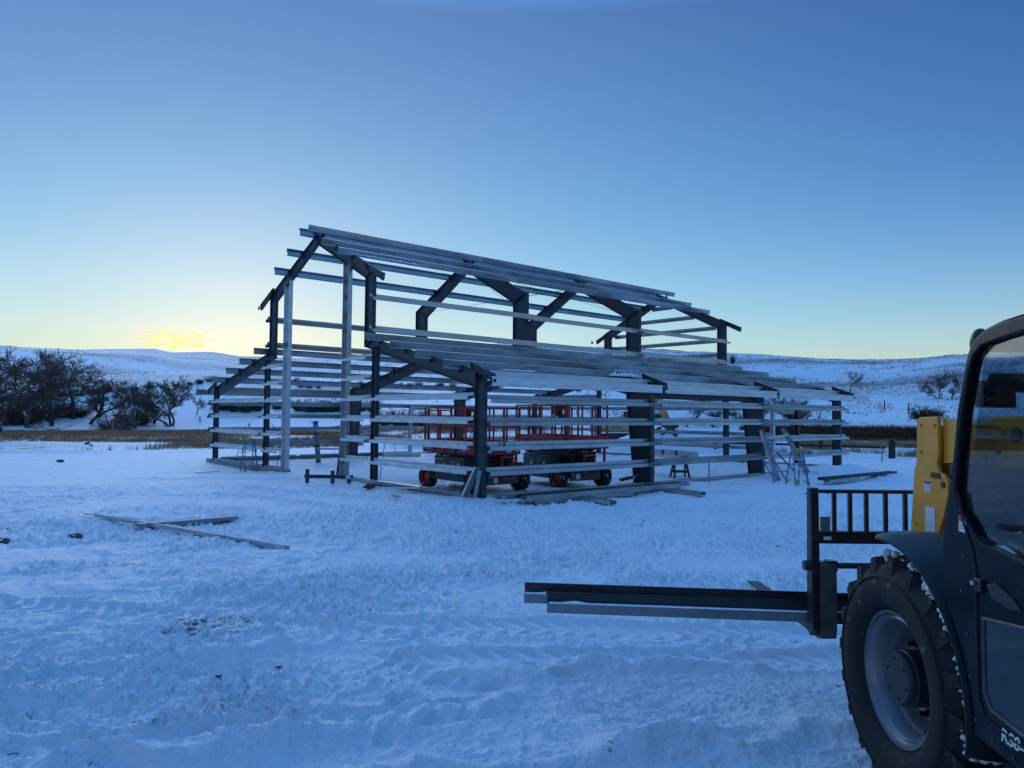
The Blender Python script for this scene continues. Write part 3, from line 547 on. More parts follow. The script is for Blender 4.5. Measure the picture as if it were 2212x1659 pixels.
def planeg(px, py, g):
    d = ray(px, py); bx, by = BG; t = (g + BO[0] * bx + BO[1] * by) / (d.x * bx + d.y * by); P = Vector((0, 0, CAMZ)) + d * t; s, _ = W2B(P.x, P.y); return s, P.z
# ---- scissor lifts
def wheel_small(r, w, parent, c, side, ridgem, rimm):
    """axis along y, outer face towards side"""
    o = empty('wheel', c); o.parent = parent; o.location = c
    mb = MB(); y0 = -side * w / 2; mb.lathe([(r * .56, y0), (r * .62, y0 - 0), (r * .86, y0 - 0 + side * -.01), (r * .95, y0 + side * .03), (r * .95, -y0 - side * .03), (r * .86, -y0), (r * .58, -y0)], (0, 0, 0), (0, 1, 0), 28)
    for k in range(18):
        for sd in (-1, 1):
            a = 2 * math.pi * (k + (.5 if sd > 0 else 0)) / 18; a2 = a + .30
            p0 = Vector((math.cos(a) * r * .96, sd * w * .50, math.sin(a) * r * .96)); p1 = Vector((math.cos(a2) * r * .965, sd * w * .02, math.sin(a2) * r * .965))
            mb.bar(p0, p1, .035, .022, up=(math.cos((a + a2) / 2), 0, math.sin((a + a2) / 2)))
    t = mb.build('tyre', ridgem, parent, smooth=35); t.location = c
    rb = MB(); rb.lathe([(r * .60, y0 * 1.0), (r * .57, y0 * 1.02), (r * .52, y0 * .9), (r * .50, y0 * .35), (r * .30, y0 * .3), (r * .28, y0 * .55), (.001, y0 * .6)], (0, 0, 0), (0, 1, 0), 24)
    for k in range(5):
        a = 2 * math.pi * k / 5; rb.cyl((math.cos(a) * r * .4, y0 * .34, math.sin(a) * r * .4), (math.cos(a) * r * .4, y0 * .5, math.sin(a) * r * .4), .014, 6)
    ri = rb.build('rim', rimm, t, smooth=35); bpy.data.objects.remove(o)
    t.name = 'wheel'; return t
def scissor_lift(loc, rz, x0, x1, name1, name2, label, group, dz=0):
    R = empty('scissor_lift', loc, rz, label, 'scissor lift', group)
    for sx in (-.98, .98):
        for sy in (-1, 1): wheel_small(.35, .30, R, (sx * 1.22, sy * .88, .33), -sy, RUBBER_S, RED)
    mb = MB(); mb.bb(-1.15, 1.15, -.42, .42, .28, .62); mb.bb(1.15, 1.22, -.50, .50, .22, .50); mb.bb(-1.22, -1.15, -.50, .50, .22, .50); mb.cyl((.98, -.7, .33), (.98, .7, .33), .06, 10); mb.cyl((-.98, -.7, .33), (-.98, .7, .33), .06, 10); mb.build('chassis', CHAR, R, bevel=.01).scale = (1.2, 1.2, 1.02)
    for sy in (-1, 1):
        tr = MB(); tr.bb(-.60, .56, sy * .44, sy * .86, .27, .94); tr.bb(-.62, .58, sy * .42, sy * .875, .94, .975); t = tr.build('equipment_tray', CHAR, R, bevel=.015); t.scale = (1.30, 1.10, 1.03)
        if sy < 0:
            v = MB()
            for k in range(6): v.bb(.44, .53, -.866, -.858, .55 + k * .06, .58 + k * .06)
            v.build('vent', BLACK, t)
            h = MB(); h.bb(-.13, -.03, -.867, -.858, .52, .80); h.bb(-.10, .03, -.867, -.858, .86, .92); h.build('latch_recess', BLACK, t)
            w = MB(); w.bb(-.27, -.16, -.866, -.858, .50, .60); w.bb(-.25, -.16, -.866, -.858, .64, .76); w.build('warning_sticker', WHITE, t)
            text(name2, .062, (-.575, -.862, .875), (1, 0, 0), (0, 0, 1), WHITE, t, xs=.9)
            lo = MB(); lo.bb(.07, .22, -.868, -.858, .60, .84); lo.build('logo_panel', ORANGE, t)
            l2 = MB(); l2.bb(.07, .41, -.866, -.859, .42, .598); l2.build('sign_panel', BLACK, t)
            text('H', .23, (.085, -.870, .64), (1, 0, 0), (0, 0, 1), BLACK, t, 'logo_letter', bold=.006); text('&', .23, (.205, -.872, .64), (1, 0, 0), (0, 0, 1), BLACK, t, 'logo_letter', bold=.006); text('E', .23, (.31, -.870, .64), (1, 0, 0), (0, 0, 1), WHITE, t, 'logo_letter', bold=.008)
            text('Equipment', .065, (.085, -.869, .53), (1, 0, 0), (0, 0, 1), WHITE, t); text('Services', .065, (.10, -.869, .46), (1, 0, 0), (0, 0, 1), WHITE, t)
    sc = MB()
    for k in range(4):
        z = .70 + k * .115
        for sy in (-.36, .36, -.27, .27): sc.bb(-1.15 + .04 * k, 1.18 - .03 * k, sy - .03, sy + .03, z - .04, z + .045)
        for xx in (-1.1, 1.12): sc.cyl((xx - .03 * k * (1 if xx > 0 else -1), -.40, z), (xx - .03 * k * (1 if xx > 0 else -1), .40, z), .045, 10)
        for xx in (-1, 1): sc.bar((xx * .9, -.42, z - .05), (xx * 1.22, -.42, z + .06), .05, .07); sc.bar((xx * .9, .42, z - .05), (xx * 1.22, .42, z + .06), .05, .07)
    q_ = sc.build('scissor_stack', BLACK, R); q_.scale = (1.1, 1.15, 1 + dz * .9)
    W = .79
    p = MB(); p.bb(x0, x1, -W, W, 1.17, 1.21)
    p.bb(x0, x1, -W - .02, -W + .02, 1.10, 1.34); p.bb(x0, x1, W - .02, W + .02, 1.10, 1.34); p.bb(x0 - .02, x0 + .02, -W + .02, W - .02, 1.10, 1.34); p.bb(x1 - .02, x1 + .02, -W + .02, W - .02, 1.10, 1.34)
    p.bb(x0 + .3, x1 - .2, -W - .035, -W - .02, 1.34, 1.50); p.bb(x0, x1, -W + .02, -W + .05, 1.34, 1.50); p.bb(x1 - .05, x1 - .01, -W + .05, W - .05, 1.34, 1.50); p.bb(x0 + .01, x0 + .05, -W + .05, W - .05, 1.34, 1.50); p.bb(x0, x1, W - .05, W - .02, 1.34, 1.50)
    for k in range(6): xx = x0 + .06 + (x1 - x0 - .12) * k / 5; p.bb(xx - .03, xx + .03, -W - .05, -W - .02, 1.10, 1.36)
    pl = p.build('platform', RED, R, bevel=.006)
    text('SKYJACK', .13, (x0 + .12, -W - .056, 1.205), (1, 0, 0), (0, 0, 1), WHITE, pl, shear=.12, xs=.85, bold=.003); text(name1, .125, (x1 - .80, -W - .056, 1.205), (1, 0, 0), (0, 0, 1), WHITE, pl, xs=.78, bold=.002)
    st = MB(); st.bb(x1 + .021, x1 + .026, -.5, -.36, 1.16, 1.24); st.bb(x1 + .021, x1 + .026, .22, .42, 1.16, 1.26); st.bb(x1 + .021, x1 + .026, .62, .72, 1.18, 1.28); st.build('sticker', WHITE, pl)
    r = MB()
    T = .022
    def post(x, y, z0=1.34, z1=2.5, w=.05): r.bb(x - w / 2, x + w / 2, y - T, y + T, z0, z1)
    for sy in (-1, 1):
        y = sy * (W - .03)
        for zz in (1.94, 2.5): r.bb(x0, x1, y - .018, y + .018, zz - .024, zz + .022)
        n = 5
        for k in range(n): post(x0 + .03 + (x1 - x0 - .06) * k / (n - 1), y, w=.05 if k % 3 else .075)
    for xx in (x0 + .02, x1 - .02):
        for zz in (1.94, 2.5): r.bb(xx - .018, xx + .018, -W + .05, W - .05, zz - .024, zz + .022)
        for yy in (-.26, .26): r.bb(xx - .02, xx + .02, yy - .022, yy + .022, 1.34, 2.48)
    r.build('guard_rail', RED, R)
    e = MB()      # roll-out deck rails, a little inside and lower
    for sy in (-1, 1):
        y = sy * (W - .11); e.bb(x0 + .1, x0 + 1.35, y - .016, y + .016, 2.40, 2.45); e.bb(x0 + .1, x0 + 1.35, y - .016, y + .016, 1.86, 1.90)
        for xx in (x0 + .12, x0 + .75, x0 + 1.33): e.bb(xx - .025, xx + .025, y - .02, y + .02, 1.36, 2.42)
    e.build('extension_rail', RED, R); e = MB(); e.bb(x1 - .40, x1 - .32, -W + .12, -W + .20, 1.34, 2.56); e.bb(x1 - 1.06, x1 - .36, -W + .065, -W + .085, 2.44, 2.47)
    for k in range(6): e.bb(x1 - 1.05 + k * .09, x1 - 1.01 + k * .09, -W + .06, -W + .09, 2.36, 2.47)
    e.build('rail_latch_bar', RED, R)
    c = MB(); c.box((x1 - .9, -W + .18, 2.30), (.26, .16, .26), Matrix.Rotation(.35, 3, 'Y')); c.bb(x1 - .80, x1 - .55, -W + .1, -W + .26, 2.38, 2.52); c.cyl((x1 - .95, -W + .18, 2.42), (x1 - 1.02, -W + .18, 2.56), .02, 8); c.bb(x1 - .78, x1 - .60, -W + .11, -W + .25, 2.05, 2.20)
    c.build('control_box', BLACK, R, bevel=.015)
    h = MB(); h.tube([(x1 - .7, -W + .17, 2.1), (x1 - .62, -W + .2, 1.8), (x1 - .85, -W + .25, 1.55), (x1 - 1.05, -W + .2, 1.45), (x1 - 1.0, -W + .18, 1.36)], .012, 6); h.build('control_cable', BLACK, R, smooth=True)
    tb = MB(); tb.tube([(x0 + 1.5, W - .05, 2.40), (x0 + 1.5, W - .02, 2.18), (x0 + 1.56, W - .02, 2.12), (x0 + 1.74, W - .02, 2.12)], .016, 8); tb.build('handle_tube', ALU, R, smooth=True)
    l = MB(); xl = x1 - .10
    for yy in (-.12, .30): l.bb(1.49, 1.54, yy - .025, yy + .025, .36, 1.08)
    for zz in (.40, .72, 1.04): l.bb(1.48, 1.55, -.12, .30, zz - .03, zz + .03)
    l.build('entry_ladder', RED, R)
    k = MB(); k.bb(x1 - .08, x1 - .03, W - .16, W - .08, .60, 1.10); k.build('ladder_rail', RED, R)
    d = MB(); d.bb(1.472, 1.48, -.40, -.24, .28, .44); d.build('sticker', WHITE, R)
    for o in R.children:
        if o.name.split('.')[0] in ('platform', 'guard_rail', 'extension_rail', 'rail_latch_bar', 'control_box', 'control_cable', 'handle_tube', 'ladder_rail'): o.location.z += dz
    return R
scissor_lift((-1.18, 23.4, -.02), math.radians(-49), -1.62, 1.30, 'SJ6826 RT', 'SJ6826 RT 4x4', 'red scissor lift with charcoal base just behind the near corner column', 'red scissor lifts parked inside the frame')
scissor_lift((1.62, 25.15, -.02), math.radians(-58), -1.55, 1.62, 'SJ6832 RT', 'SJ6832 RT 4x4', 'second red scissor lift, further right, its platform longer and slightly higher', 'red scissor lifts parked inside the frame', dz=.14)
# ---- ladders
def stepladder(loc, rz, h, label, wt=.36, wb=.56, spread=.62):
    R = empty('step_ladder', loc, rz, label, 'step ladder', 'blue and yellow step ladders')
    f = MB()
    for s in (-1, 1): f.bar((s * wb / 2, -spread / 2, 0), (s * wt / 2, -.05, h), .035, .06)
    f.build('front_rail', BLUEF, R); b = MB()
    for s in (-1, 1): b.bar((s * wb / 2 * .96, spread / 2, 0), (s * wt / 2 * .95, .07, h - .02), .03, .035)
    b.build('rear_rail', BLUEF, R)
    n = max(3, int(h / .30))
    for k in range(1, n):
        t = k / n; w = wb + (wt - wb) * t; y = -spread / 2 + (spread / 2 - .05) * t
        m = MB(); m.bb(-w / 2, w / 2, y - .005, y + .075, h * t - .018, h * t + .008); m.build('step', ALU, R)
    m = MB()
    for t in (.3, .62): w = (wb + (wt - wb) * t) * .95; y = spread / 2 + (.07 - spread / 2) * t; m.bb(-w / 2, w / 2, y - .012, y + .012, h * t - .012, h * t + .012)
    for s in (-1, 1): m.bar((s * (wb * .45), -spread * .22, h * .52), (s * (wb * .43), spread * .26, h * .50), .008, .02)
    m.build('spreader', ALU, R)
    c = MB(); c.bb(-wt / 2 - .03, wt / 2 + .03, -.12, .12, h, h + .045); c.bb(-wt / 2 - .03, wt / 2 + .03, -.14, -.12, h - .04, h + .045); c.build('top_cap', LADY, R, bevel=.008)
    g = MB()
    for s in (-1, 1):
        for y, q in ((-spread / 2 + .02, 1), (spread / 2 - .02, 1)): g.tube([(s * wb / 2, y, .01), (s * wb / 2 * .82, y, .13), (s * wb / 2 * .5, y, .21), (s * wb / 2 * .22, y, .20)], [.03, .028, .024, .02], 6)
    g.build('foot_brace', LADY, R, smooth=True)
    return R
p = hit(500 * .4069 / 1.8228 + 750 / 1.8228 + 22, 1016.5)
stepladder((-11.15, 31.7, tz(-11.15, 31.7) - .02), math.radians(38), 1.36, 'blue step ladder with yellow cap beside the concrete footing at the left end')
stepladder((9.74, 25.42, tz(9.74, 25.42) - .02), math.radians(12), 1.24, 'blue step ladder with yellow cap standing open at the right side wall', .34, .52, .60)
# folded ladder leaning on the girts
a1, a2 = Vector((9.18, 25.9, 0)), Vector((9.95, 26.96, 0)); t1, t2 = B2W(13.59, -.4, .90), B2W(14.6, -.4, .70)
R = empty('leaning_ladder', tuple(a1), 0, 'folded blue ladder leaning low against the side girts between two steel posts', 'ladder'); 
t2 = t1 + (a2 - a1) * .93
for p0, p1 in ((a1, t1), (a2, t2)): MB().bar(p0 - a1, p1 - a1, .035, .06).build('side_rail', BLUEF, R)
for k in range(1, 6): MB().bar((a1 + (t1 - a1) * k / 6) - a1, (a2 + (t2 - a2) * k / 6) - a1, .07, .015).build('rung', ALU, R)
# ---- leaning steel posts (unfinished door frames)
CS = csec(.22, .09, .03, .008)
def leanframe(A0, A1, B0, B1, rungs, label, clips=()):
    A0, A1, B0, B1 = map(Vector, (A0, A1, B0, B1)); R = empty('door_frame', tuple(A0), 0, label, 'door frame', 'loose door frames leaning in the yard')
    for p0, p1 in ((A0, A1), (B0, B1)):
        mb = MB(); secbar(mb, p0 - A0, p1 - A0, [(q[1], q[0]) for q in CS], up=(p1 - p0).cross(B0 - A0)); j = mb.build('jamb', mat_jamb, R)
        for t in (.05, .40, .70, .97):
            q = p0 - A0 + (p1 - p0) * t; mb = MB(); d = (p1 - p0).normalized(); mb.box(q, (.24, .02, .12), Matrix((d.cross(Vector((0, 1, 0))), Vector((0, 1, 0)), d)).transposed()); mb.build('clip', STEEL, j)
    for t in rungs:
        mb = MB(); secbar(mb, A0 + (A1 - A0) * t - A0, B0 + (B1 - B0) * t - A0, csec(.09, .05, .015, .006)); mb.build('header', GALV_B, R)
    return R
mat_jamb = GALV_L
leanframe(gpt(9.52, 26.55), B2W(13.86, -.42, 1.75), gpt(11.31, 28.4), B2W(15.5, -.42, 1.82), (.84,), 'loose steel door frame leaning on the side girts next to the ladders')
leanframe((-9.55, 36.9, -.2), (-9.85, 37.3, 1.86), (-8.15, 36.9, -.2), (-8.35, 37.3, 1.86), (.78, .34), 'loose steel door frame standing inside behind the open gable bay')
mb = MB(); mb.bar((0, 0, 0), B2W(14.79, -.45, .9) - Vector((11.23, 29.11, 0)), .04, .04); o = mb.build('pry_bar', mat('dark_red_paint', (.16, .03, .03), .6), None, loc=(11.23, 29.11, 0)); tag(o, 'thin dark red bar propped on the side wall behind the open step ladder', 'bar')
# dark base-plated column piece leaning behind the galvanised gable post
mb = MB(); mb.bar((0, 0, 0), (.10, .1, 1.15), .16, .1); mb.bb(-.18, -.02, -.02, .06, .70, .80); o = mb.build('steel_stub', STEEL, loc=(-6.30, 27.1, -.03)); tag(o, 'dark steel member leaning behind the right galvanised gable post', 'steel member')
# ---- black bracket rack on the snow
R = empty('bracket_rack', (-6.73, 24.5, 0), 0, 'low black steel rack of brackets standing on snow before the gable', 'steel rack')
MB().bar((-.05, 0, .20), (1.55, -.03, .20), .05, .12).build('rail', BLACK, R)
for x, h in ((.05, .46), (.88, .42), (1.42, .24)): m = MB(); m.box((x, -.035, h / 2 - .02), (.13, .02, h)); m.build('bracket', STEEL, R)
m = MB(); m.box((1.40, -.06, .20), (.16, .02, .13)); m.build('end_plate', GALV, R)
# ---- sawhorses with a beam
def sawhorse(loc, rz, lab):
    R = empty('sawhorse', loc, rz, lab, 'sawhorse', 'black sawhorses under the beam'); MB().bb(-.34, .34, -.05, .05, .62, .70).build('top', BLACK, R, bevel=.01)
    for sx in (-1, 1):
        for sy in (-1, 1): MB().bar((sx * .30, sy * .26, 0), (sx * .22, sy * .04, .64), .07, .05).build('leg', BLACK, R)
    for sy in (-1, 1): MB().bar((-.27, sy * .16, .27), (.27, sy * .16, .27), .02, .08).build('brace', BLACK, R)
    MB().bb(-.2, .2, -.055, .055, .70, .725).build('tray', LADY, R); return R
sawhorse(gpt(6.40, 28.3, -.03), math.radians(8), 'black sawhorse under the right end of the galvanised beam'); sawhorse(gpt(5.35, 30.3, -.03), math.radians(8), 'black sawhorse half hidden behind the wide tapered column')
d = Vector((-1.05, 2.0, 0)).normalized(); b0 = Vector((6.92, 27.95, .85)); b1 = b0 + d * 3.6
mb = MB(); secbar(mb, (0, 0, 0), b1 - b0, [(-.13, -.12), (.13, -.12), (.13, .12), (-.13, .12)]); o = mb.build('box_beam', GALV, loc=tuple(b0 + Vector((0, 0, -.005)))); tag(o, 'long galvanised box beam lying across two black sawhorses', 'steel beam')
for t in (.9, 1.7): m = MB(); m.box(d * t, (.02, .2, .3)); m = MB(); secbar(m, d * t, d * (t + .12), [(-.14, -.13), (.14, -.13), (.14, .13), (-.14, .13)]); m.build('clip_plate', STEEL, o)
mb = MB(); secbar(mb, (0, 0, 0), (-1.3, 2.4, 0), zsec(.09, .12, .02, 1, .006)); o = mb.build('steel_angle', GALV_B, loc=(6.42, 28.25, .735)); tag(o, 'thin bright steel angle lying on the sawhorse under the box beam', 'steel angle')
# ---- steel lying on the snow
Cflat = [(p[1], p[0]) for p in csec(.22, .09, .025, .007)]
def lying(name, a, b, sec, m, label, cat='steel channel', group=None, lift=0, up=(0, 0, 1)):
    a, b = Vector(a), Vector(b); mb = MB(); secbar(mb, (0, 0, 0), b - a, sec, up); o = mb.build(name, m, loc=tuple(a + Vector((0, 0, lift)))); return tag(o, label, cat, group)
GP = 'steel channels piled beside the right side wall'
Ud = Vector((BU[0], BU[1], 0)); Gd = Vector((BG[0], BG[1], 0)); P0 = Vector((.34, 19.2, .10))
lying('steel_channel', P0, P0 + Ud * 7.0, Cflat, GALV_D, 'front channel of the pile by the side wall, open side up', group=GP)
lying('steel_channel', P0 + Gd * .24 + Ud * .05 + Vector((0, 0, .02)), P0 + Gd * .24 + Ud * 7.15, Cflat, STEEL, 'dark channel in the middle of the pile by the side wall', group=GP)
lying('steel_channel', P0 + Gd * .52 - Ud * .4, P0 + Gd * .52 + Ud * 6.4, Cflat, GALV, 'rear channel of the pile, nearest the side wall girts', group=GP)
lying('steel_channel', P0 - Gd * .12 + Ud * .28 + Vector((0, 0, -.06)), P0 - Gd * .14 + Ud * 4.2 + Vector((0, 0, -.06)), zsec(.12, .1, .02, 1, .006), GALV_D, 'low Z piece slid under the front of the pile', group=GP)
lying('steel_channel', (2.62, 19.15, .02), (2.0, 20.3, .02), Cflat, GALV, 'short galvanised block under the pile, its labelled end towards the viewer', 'steel block', 'short steel blocks under the pile')
lying('steel_channel', (5.55, 21.55, .02), (4.7, 22.7, .02), Cflat, GALV_D, 'short steel block under the far right end of the pile', 'steel block', 'short steel blocks under the pile')
lying('steel_channel', (-4.58, 24.55, .06), (-1.72, 21.45, .06), zsec(.10, .17, .03, 1, .007), GALV, 'long flat channel lying along the gable from the dark post to the corner', 'steel channel')
lying('steel_channel', (-4.9, 24.9, .0), (-1.35, 21.15, .0), Cflat, GALV_D, 'half buried channel just behind the long flat one at the gable')
lying('steel_strip', (-3.85, 22.12, .05), (-2.73, 22.3, .05), thick([(-.09, .03), (0, .05), (.09, .02)], .008), GALV_B, 'short shiny steel strip on the snow in front of the gable', 'steel strip')
lying('steel_channel', (-1.32, 20.72, 0), tuple(B2W(-.16, .05, .84)), csec(.16, .07, .02, .007), GALV, 'short channel leaning against the near corner column', group='channels leaning on the corner column', up=(-1, -.6, 0))
lying('steel_channel', (-1.0, 20.62, 0), tuple(B2W(-.12, -.02, .74)), csec(.08, .05, .015, .006), GALV_B, 'narrower channel leaning behind the wide one at the near corner', group='channels leaning on the corner column', up=(-1, -.6, 0))
lying('steel_channel', (10.72, 25.83, .13), (15.33, 29.85, .10), Cflat, STEEL, 'long dark channel lying on snow to the right of the frame')
lying('steel_channel', (10.9, 25.75, .05), (12.6, 27.2, .05), Cflat, GALV_S, 'snowy channel end lying against the long dark one on the right')
lying('steel_channel', (-8.75, 15.75, tz(-8.75, 15.75) + .05), (-3.83, 12.8, tz(-3.8, 12.8) - .01), [(p[0], p[1]) for p in thick([(-.07, .055), (-.07, 0), (.02, 0), (.02, .075)], .007)], GALV, 'long thin channel half sunk in snow in the left foreground')
lying('roof_flashing', (-7.35, 14.72, tz(-7.35, 14.72) + .10), (-5.85, 15.95, tz(-5.9, 15.9) + .10), thick([(-.16, -.03), (-.13, .015), (-.02, 0), (.02, .03), (.13, .02), (.16, -.04)], .006), GALV_L, 'folded grey flashing lying across the thin channel in the left foreground', 'flashing')
lying('steel_strip', (-9.2, 16.0, tz(-9.2, 16) + .08), (-7.5, 15.0, tz(-7.5, 15) + .13), thick([(-.05, .03), (-.05, 0), (.05, 0)], .006), GALV_B, 'narrow bright strip beside the left end of the foreground channel', 'steel strip')
lying('steel_plate', (-13.2, 31.1, tz(-13.2, 31.1) + .02), (-12.2, 31.3, tz(-12.2, 31.3) + .04), [(-.1, 0), (.1, 0), (.1, .03), (-.1, .03)], GALV, 'small flat steel plate on snow left of the blue ladder', 'steel plate')
lying('steel_beam', (-6.6, 38.2, .15), (-4.7, 38.6, .15), [(-.12, -.1), (.12, -.1), (.12, .1), (-.12, .1)], GALV, 'low galvanised beam on the ground far inside the frame', 'steel beam')
R = empty('scrap_bundle', (3.74, 25.55, 0), 0, 'small heap of dark scrap at the foot of the wide tapered column', 'scrap heap')
m = MB(); m.bar((0, 0, .1), (.75, .35, .22), .12, .1); m.bar((.1, .1, .05), (.3, .3, .2), .06, .03); m.build('scrap_bar', STEEL, R); m = MB(); m.bar((.45, .1, .15), (.85, .35, .38), .14, .07); m.build('scrap_end', GALV, R)
# ---- stakes, rods, cable
def rod(pts, r, m, name, label, cat): o = MB(); b = Vector(pts[0]); o.tube([Vector(p) - b for p in pts], r, 6); q = o.build(name, m, smooth=True, loc=tuple(b)); return tag(q, label, cat)
STK = mat('stake_wood', (.30, .17, .13), .85); RUST = mat('rusty_steel', (.07, .045, .035), .8, 0, .3, 20)
m = MB(); m.bb(-.02, .02, -.012, .012, -.05, .76); tag(m.build('survey_stake', STK, loc=(6.97, 26.27, 0)), 'thin pinkish wooden stake standing at the side wall', 'stake')
rod([(-4.66, 26.5, -.1), (-4.6, 26.52, .6), (-4.5, 26.55, 1.28)], .014, RUST, 'steel_rod', 'thin upright rod just behind the right gable bay', 'rod')
rod([(-10.35, 32.9, -.15), (-10.2, 33.0, .9), (-10.3, 33.0, 1.25), (-10.65, 33.0, 1.8)], .014, RUST, 'steel_rod', 'bent thin rod behind the left dark gable post', 'rod')
rod([(-6.75, 43.2, -.05), (-6.75, 43.2, .85)], .02, STK, 'steel_rod', 'short rod standing at the far wall inside the frame', 'rod')
rod([(-13.7, 37.3, -.2), (-13.7, 37.3, .28), (-13.6, 37.3, .42), (-13.45, 37.3, .36), (-13.5, 37.3, .24), (-13.6, 37.3, .25)], .016, RUST, 'pigtail_stake', 'curled pigtail stake standing behind the left gable footing', 'stake')
c = [hit(1738 + 52 * t, 1069 - 6 * math.sin(t * 3.2)) for t in (0, .12, .3, .5, .75, 1)]; rod([p + Vector((0, 0, .03)) for p in [hit(1760, 1073)] + c], .014, RUBBER, 'cable', 'black cable end curling on the snow near the fork carriage', 'cable')
# ---- bottles and a tub on the girts
def bottle(loc, label, liquid=None):
    R = empty('bottle', loc, 0, label, 'bottle', 'plastic bottles standing on the girts'); m = MB(); m.lathe([(.001, 0), (.032, 0), (.034, .02), (.033, .12), (.026, .15), (.012, .18), (.012, .195)], (0, 0, 0), (0, 0, 1), 14); m.build('bottle_body', liquid or PET, R, smooth=True)
    m = MB(); m.cyl((0, 0, .195), (0, 0, .212), .015, 10); m.build('cap', WHITE, R)
DRK = mat('dark_drink', (.03, .05, .03), .2)
pb = B2W(-.19, .52, 1.374); bottle(tuple(pb), 'clear plastic bottle standing on the gable girt left of the corner column')
s_, z_ = planeg(1121.5, 973, -.2); pb = B2W(.62, -.2, 1.374); bottle(tuple(pb), 'dark green bottle standing on the side girt right of the corner column', DRK)
s_, z_ = planeg(1429.7, 980, -.2); pb = B2W(s_, -.2, 1.374); bottle(tuple(pb), 'clear plastic bottle on the side girt right of the wide tapered column')
s_, z_ = planeg(1757, 990, -.2); pb = B2W(s_, -.2, .674); m = MB(); m.lathe([(.001, 0), (.12, 0), (.14, .2), (.145, .2), (.125, .0)], (0, 0, 0), (0, 0, 1), 20); o = m.build('plastic_tub', WHITE, smooth=35, loc=tuple(pb)); tag(o, 'whitish plastic tub sitting on the lowest side girt near the far end', 'tub')
# ---- clods and litter
CLOD = mat('frozen_clod', (.10, .08, .06), .95, 0, .4, 12, snow=2)
def clodmesh(seed, f=(1, 1, .6)):
    bm = bmesh.new(); bmesh.ops.create_icosphere(bm, subdivisions=2, radius=1); rnd = random.Random(seed)
    for v in bm.verts: k = .7 + .6 * rnd.random(); v.co = Vector((v.co.x * f[0], v.co.y * f[1], v.co.z * f[2])) * k
    me = bpy.data.meshes.new('clod'); bm.to_mesh(me); bm.free(); me.materials.append(CLOD); return me
cms = [clodmesh(i) for i in range(4)]
CL = [((1098, 1163), .05), ((440, 1405), .03), ((472, 1460), .035), ((1235, 1218), .03), ((930, 1176), .03), ((305, 1378), .03), ((600, 1440), .03), ((1540, 1195), .04), ((1460, 1120), .04), ((395, 1002), .06), ((110, 1010), .06), ((1395, 1155), .04), ((1680, 1180), .035), ((790, 1420), .03), ((150, 1330), .03), ((720, 1340), .03)]
for i, ((px, py), r) in enumerate(CL):
    q = hit(px, py); o = bpy.data.objects.new('frozen_clod', cms[i % 4]); COL.objects.link(o); o.location = q + Vector((0, 0, -.005)); o.scale = (r * 1.0, r * .8, r * .6); o.rotation_euler.z = i; tag(o, 'small dark frozen clod lying loose on the trampled snow', 'clod', 'frozen clods scattered over the yard')
for i, (px, py, r, lb) in enumerate(((161, 1160, .13, 'snow capped rock half buried near the left end of the foreground channel'), (6, 1170, .12, 'dark stone at the very left edge of the yard'))):
    q = hit(px, py); o = bpy.data.objects.new('rock', cms[i]); COL.objects.link(o); o.location = q; o.scale = (r, r * .8, r * .8); tag(o, lb, 'rock')
BK = [((188, 964), .30), ((197, 968), .2), ((250, 957), .22), ((130, 1003), .25)]
for i, ((px, py), r) in enumerate(BK):
    q = hit(px, py - 4); o = bpy.data.objects.new('dirt_clod', cms[i % 4]); COL.objects.link(o); o.location = q + Vector((0, 0, .06)); o.scale = (r * .6, r * .4, r * .6); o.rotation_euler.z = i * 1.3; tag(o, 'dark clod showing through the smooth snow bank on the left', 'clod', 'dark clods in the left snow bank')
cr = clodmesh(9, (1.2, .7, .7)); cr.materials.clear(); cr.materials.append(mat('rust_brown', (.13, .05, .035), .9)); o = bpy.data.objects.new('brick_piece', cr); COL.objects.link(o); o.location = (-4.33, 22.89, .05); o.scale = (.16, .12, .13); tag(o, 'reddish brown broken piece on snow in front of the dark gable post', 'rubble')
cr = clodmesh(12, (1.2, .7, .5)); cr.materials.clear(); cr.materials.append(mat('orange_wrapper', (.55, .12, .06), .6, 0, col2=(.7, .68, .66), vscale=3)); o = bpy.data.objects.new('wrapper', cr); COL.objects.link(o); o.location = (-3.13, 20.32, .05); o.scale = (.11, .08, .08); tag(o, 'crumpled orange and white wrapper on the snow', 'litter')
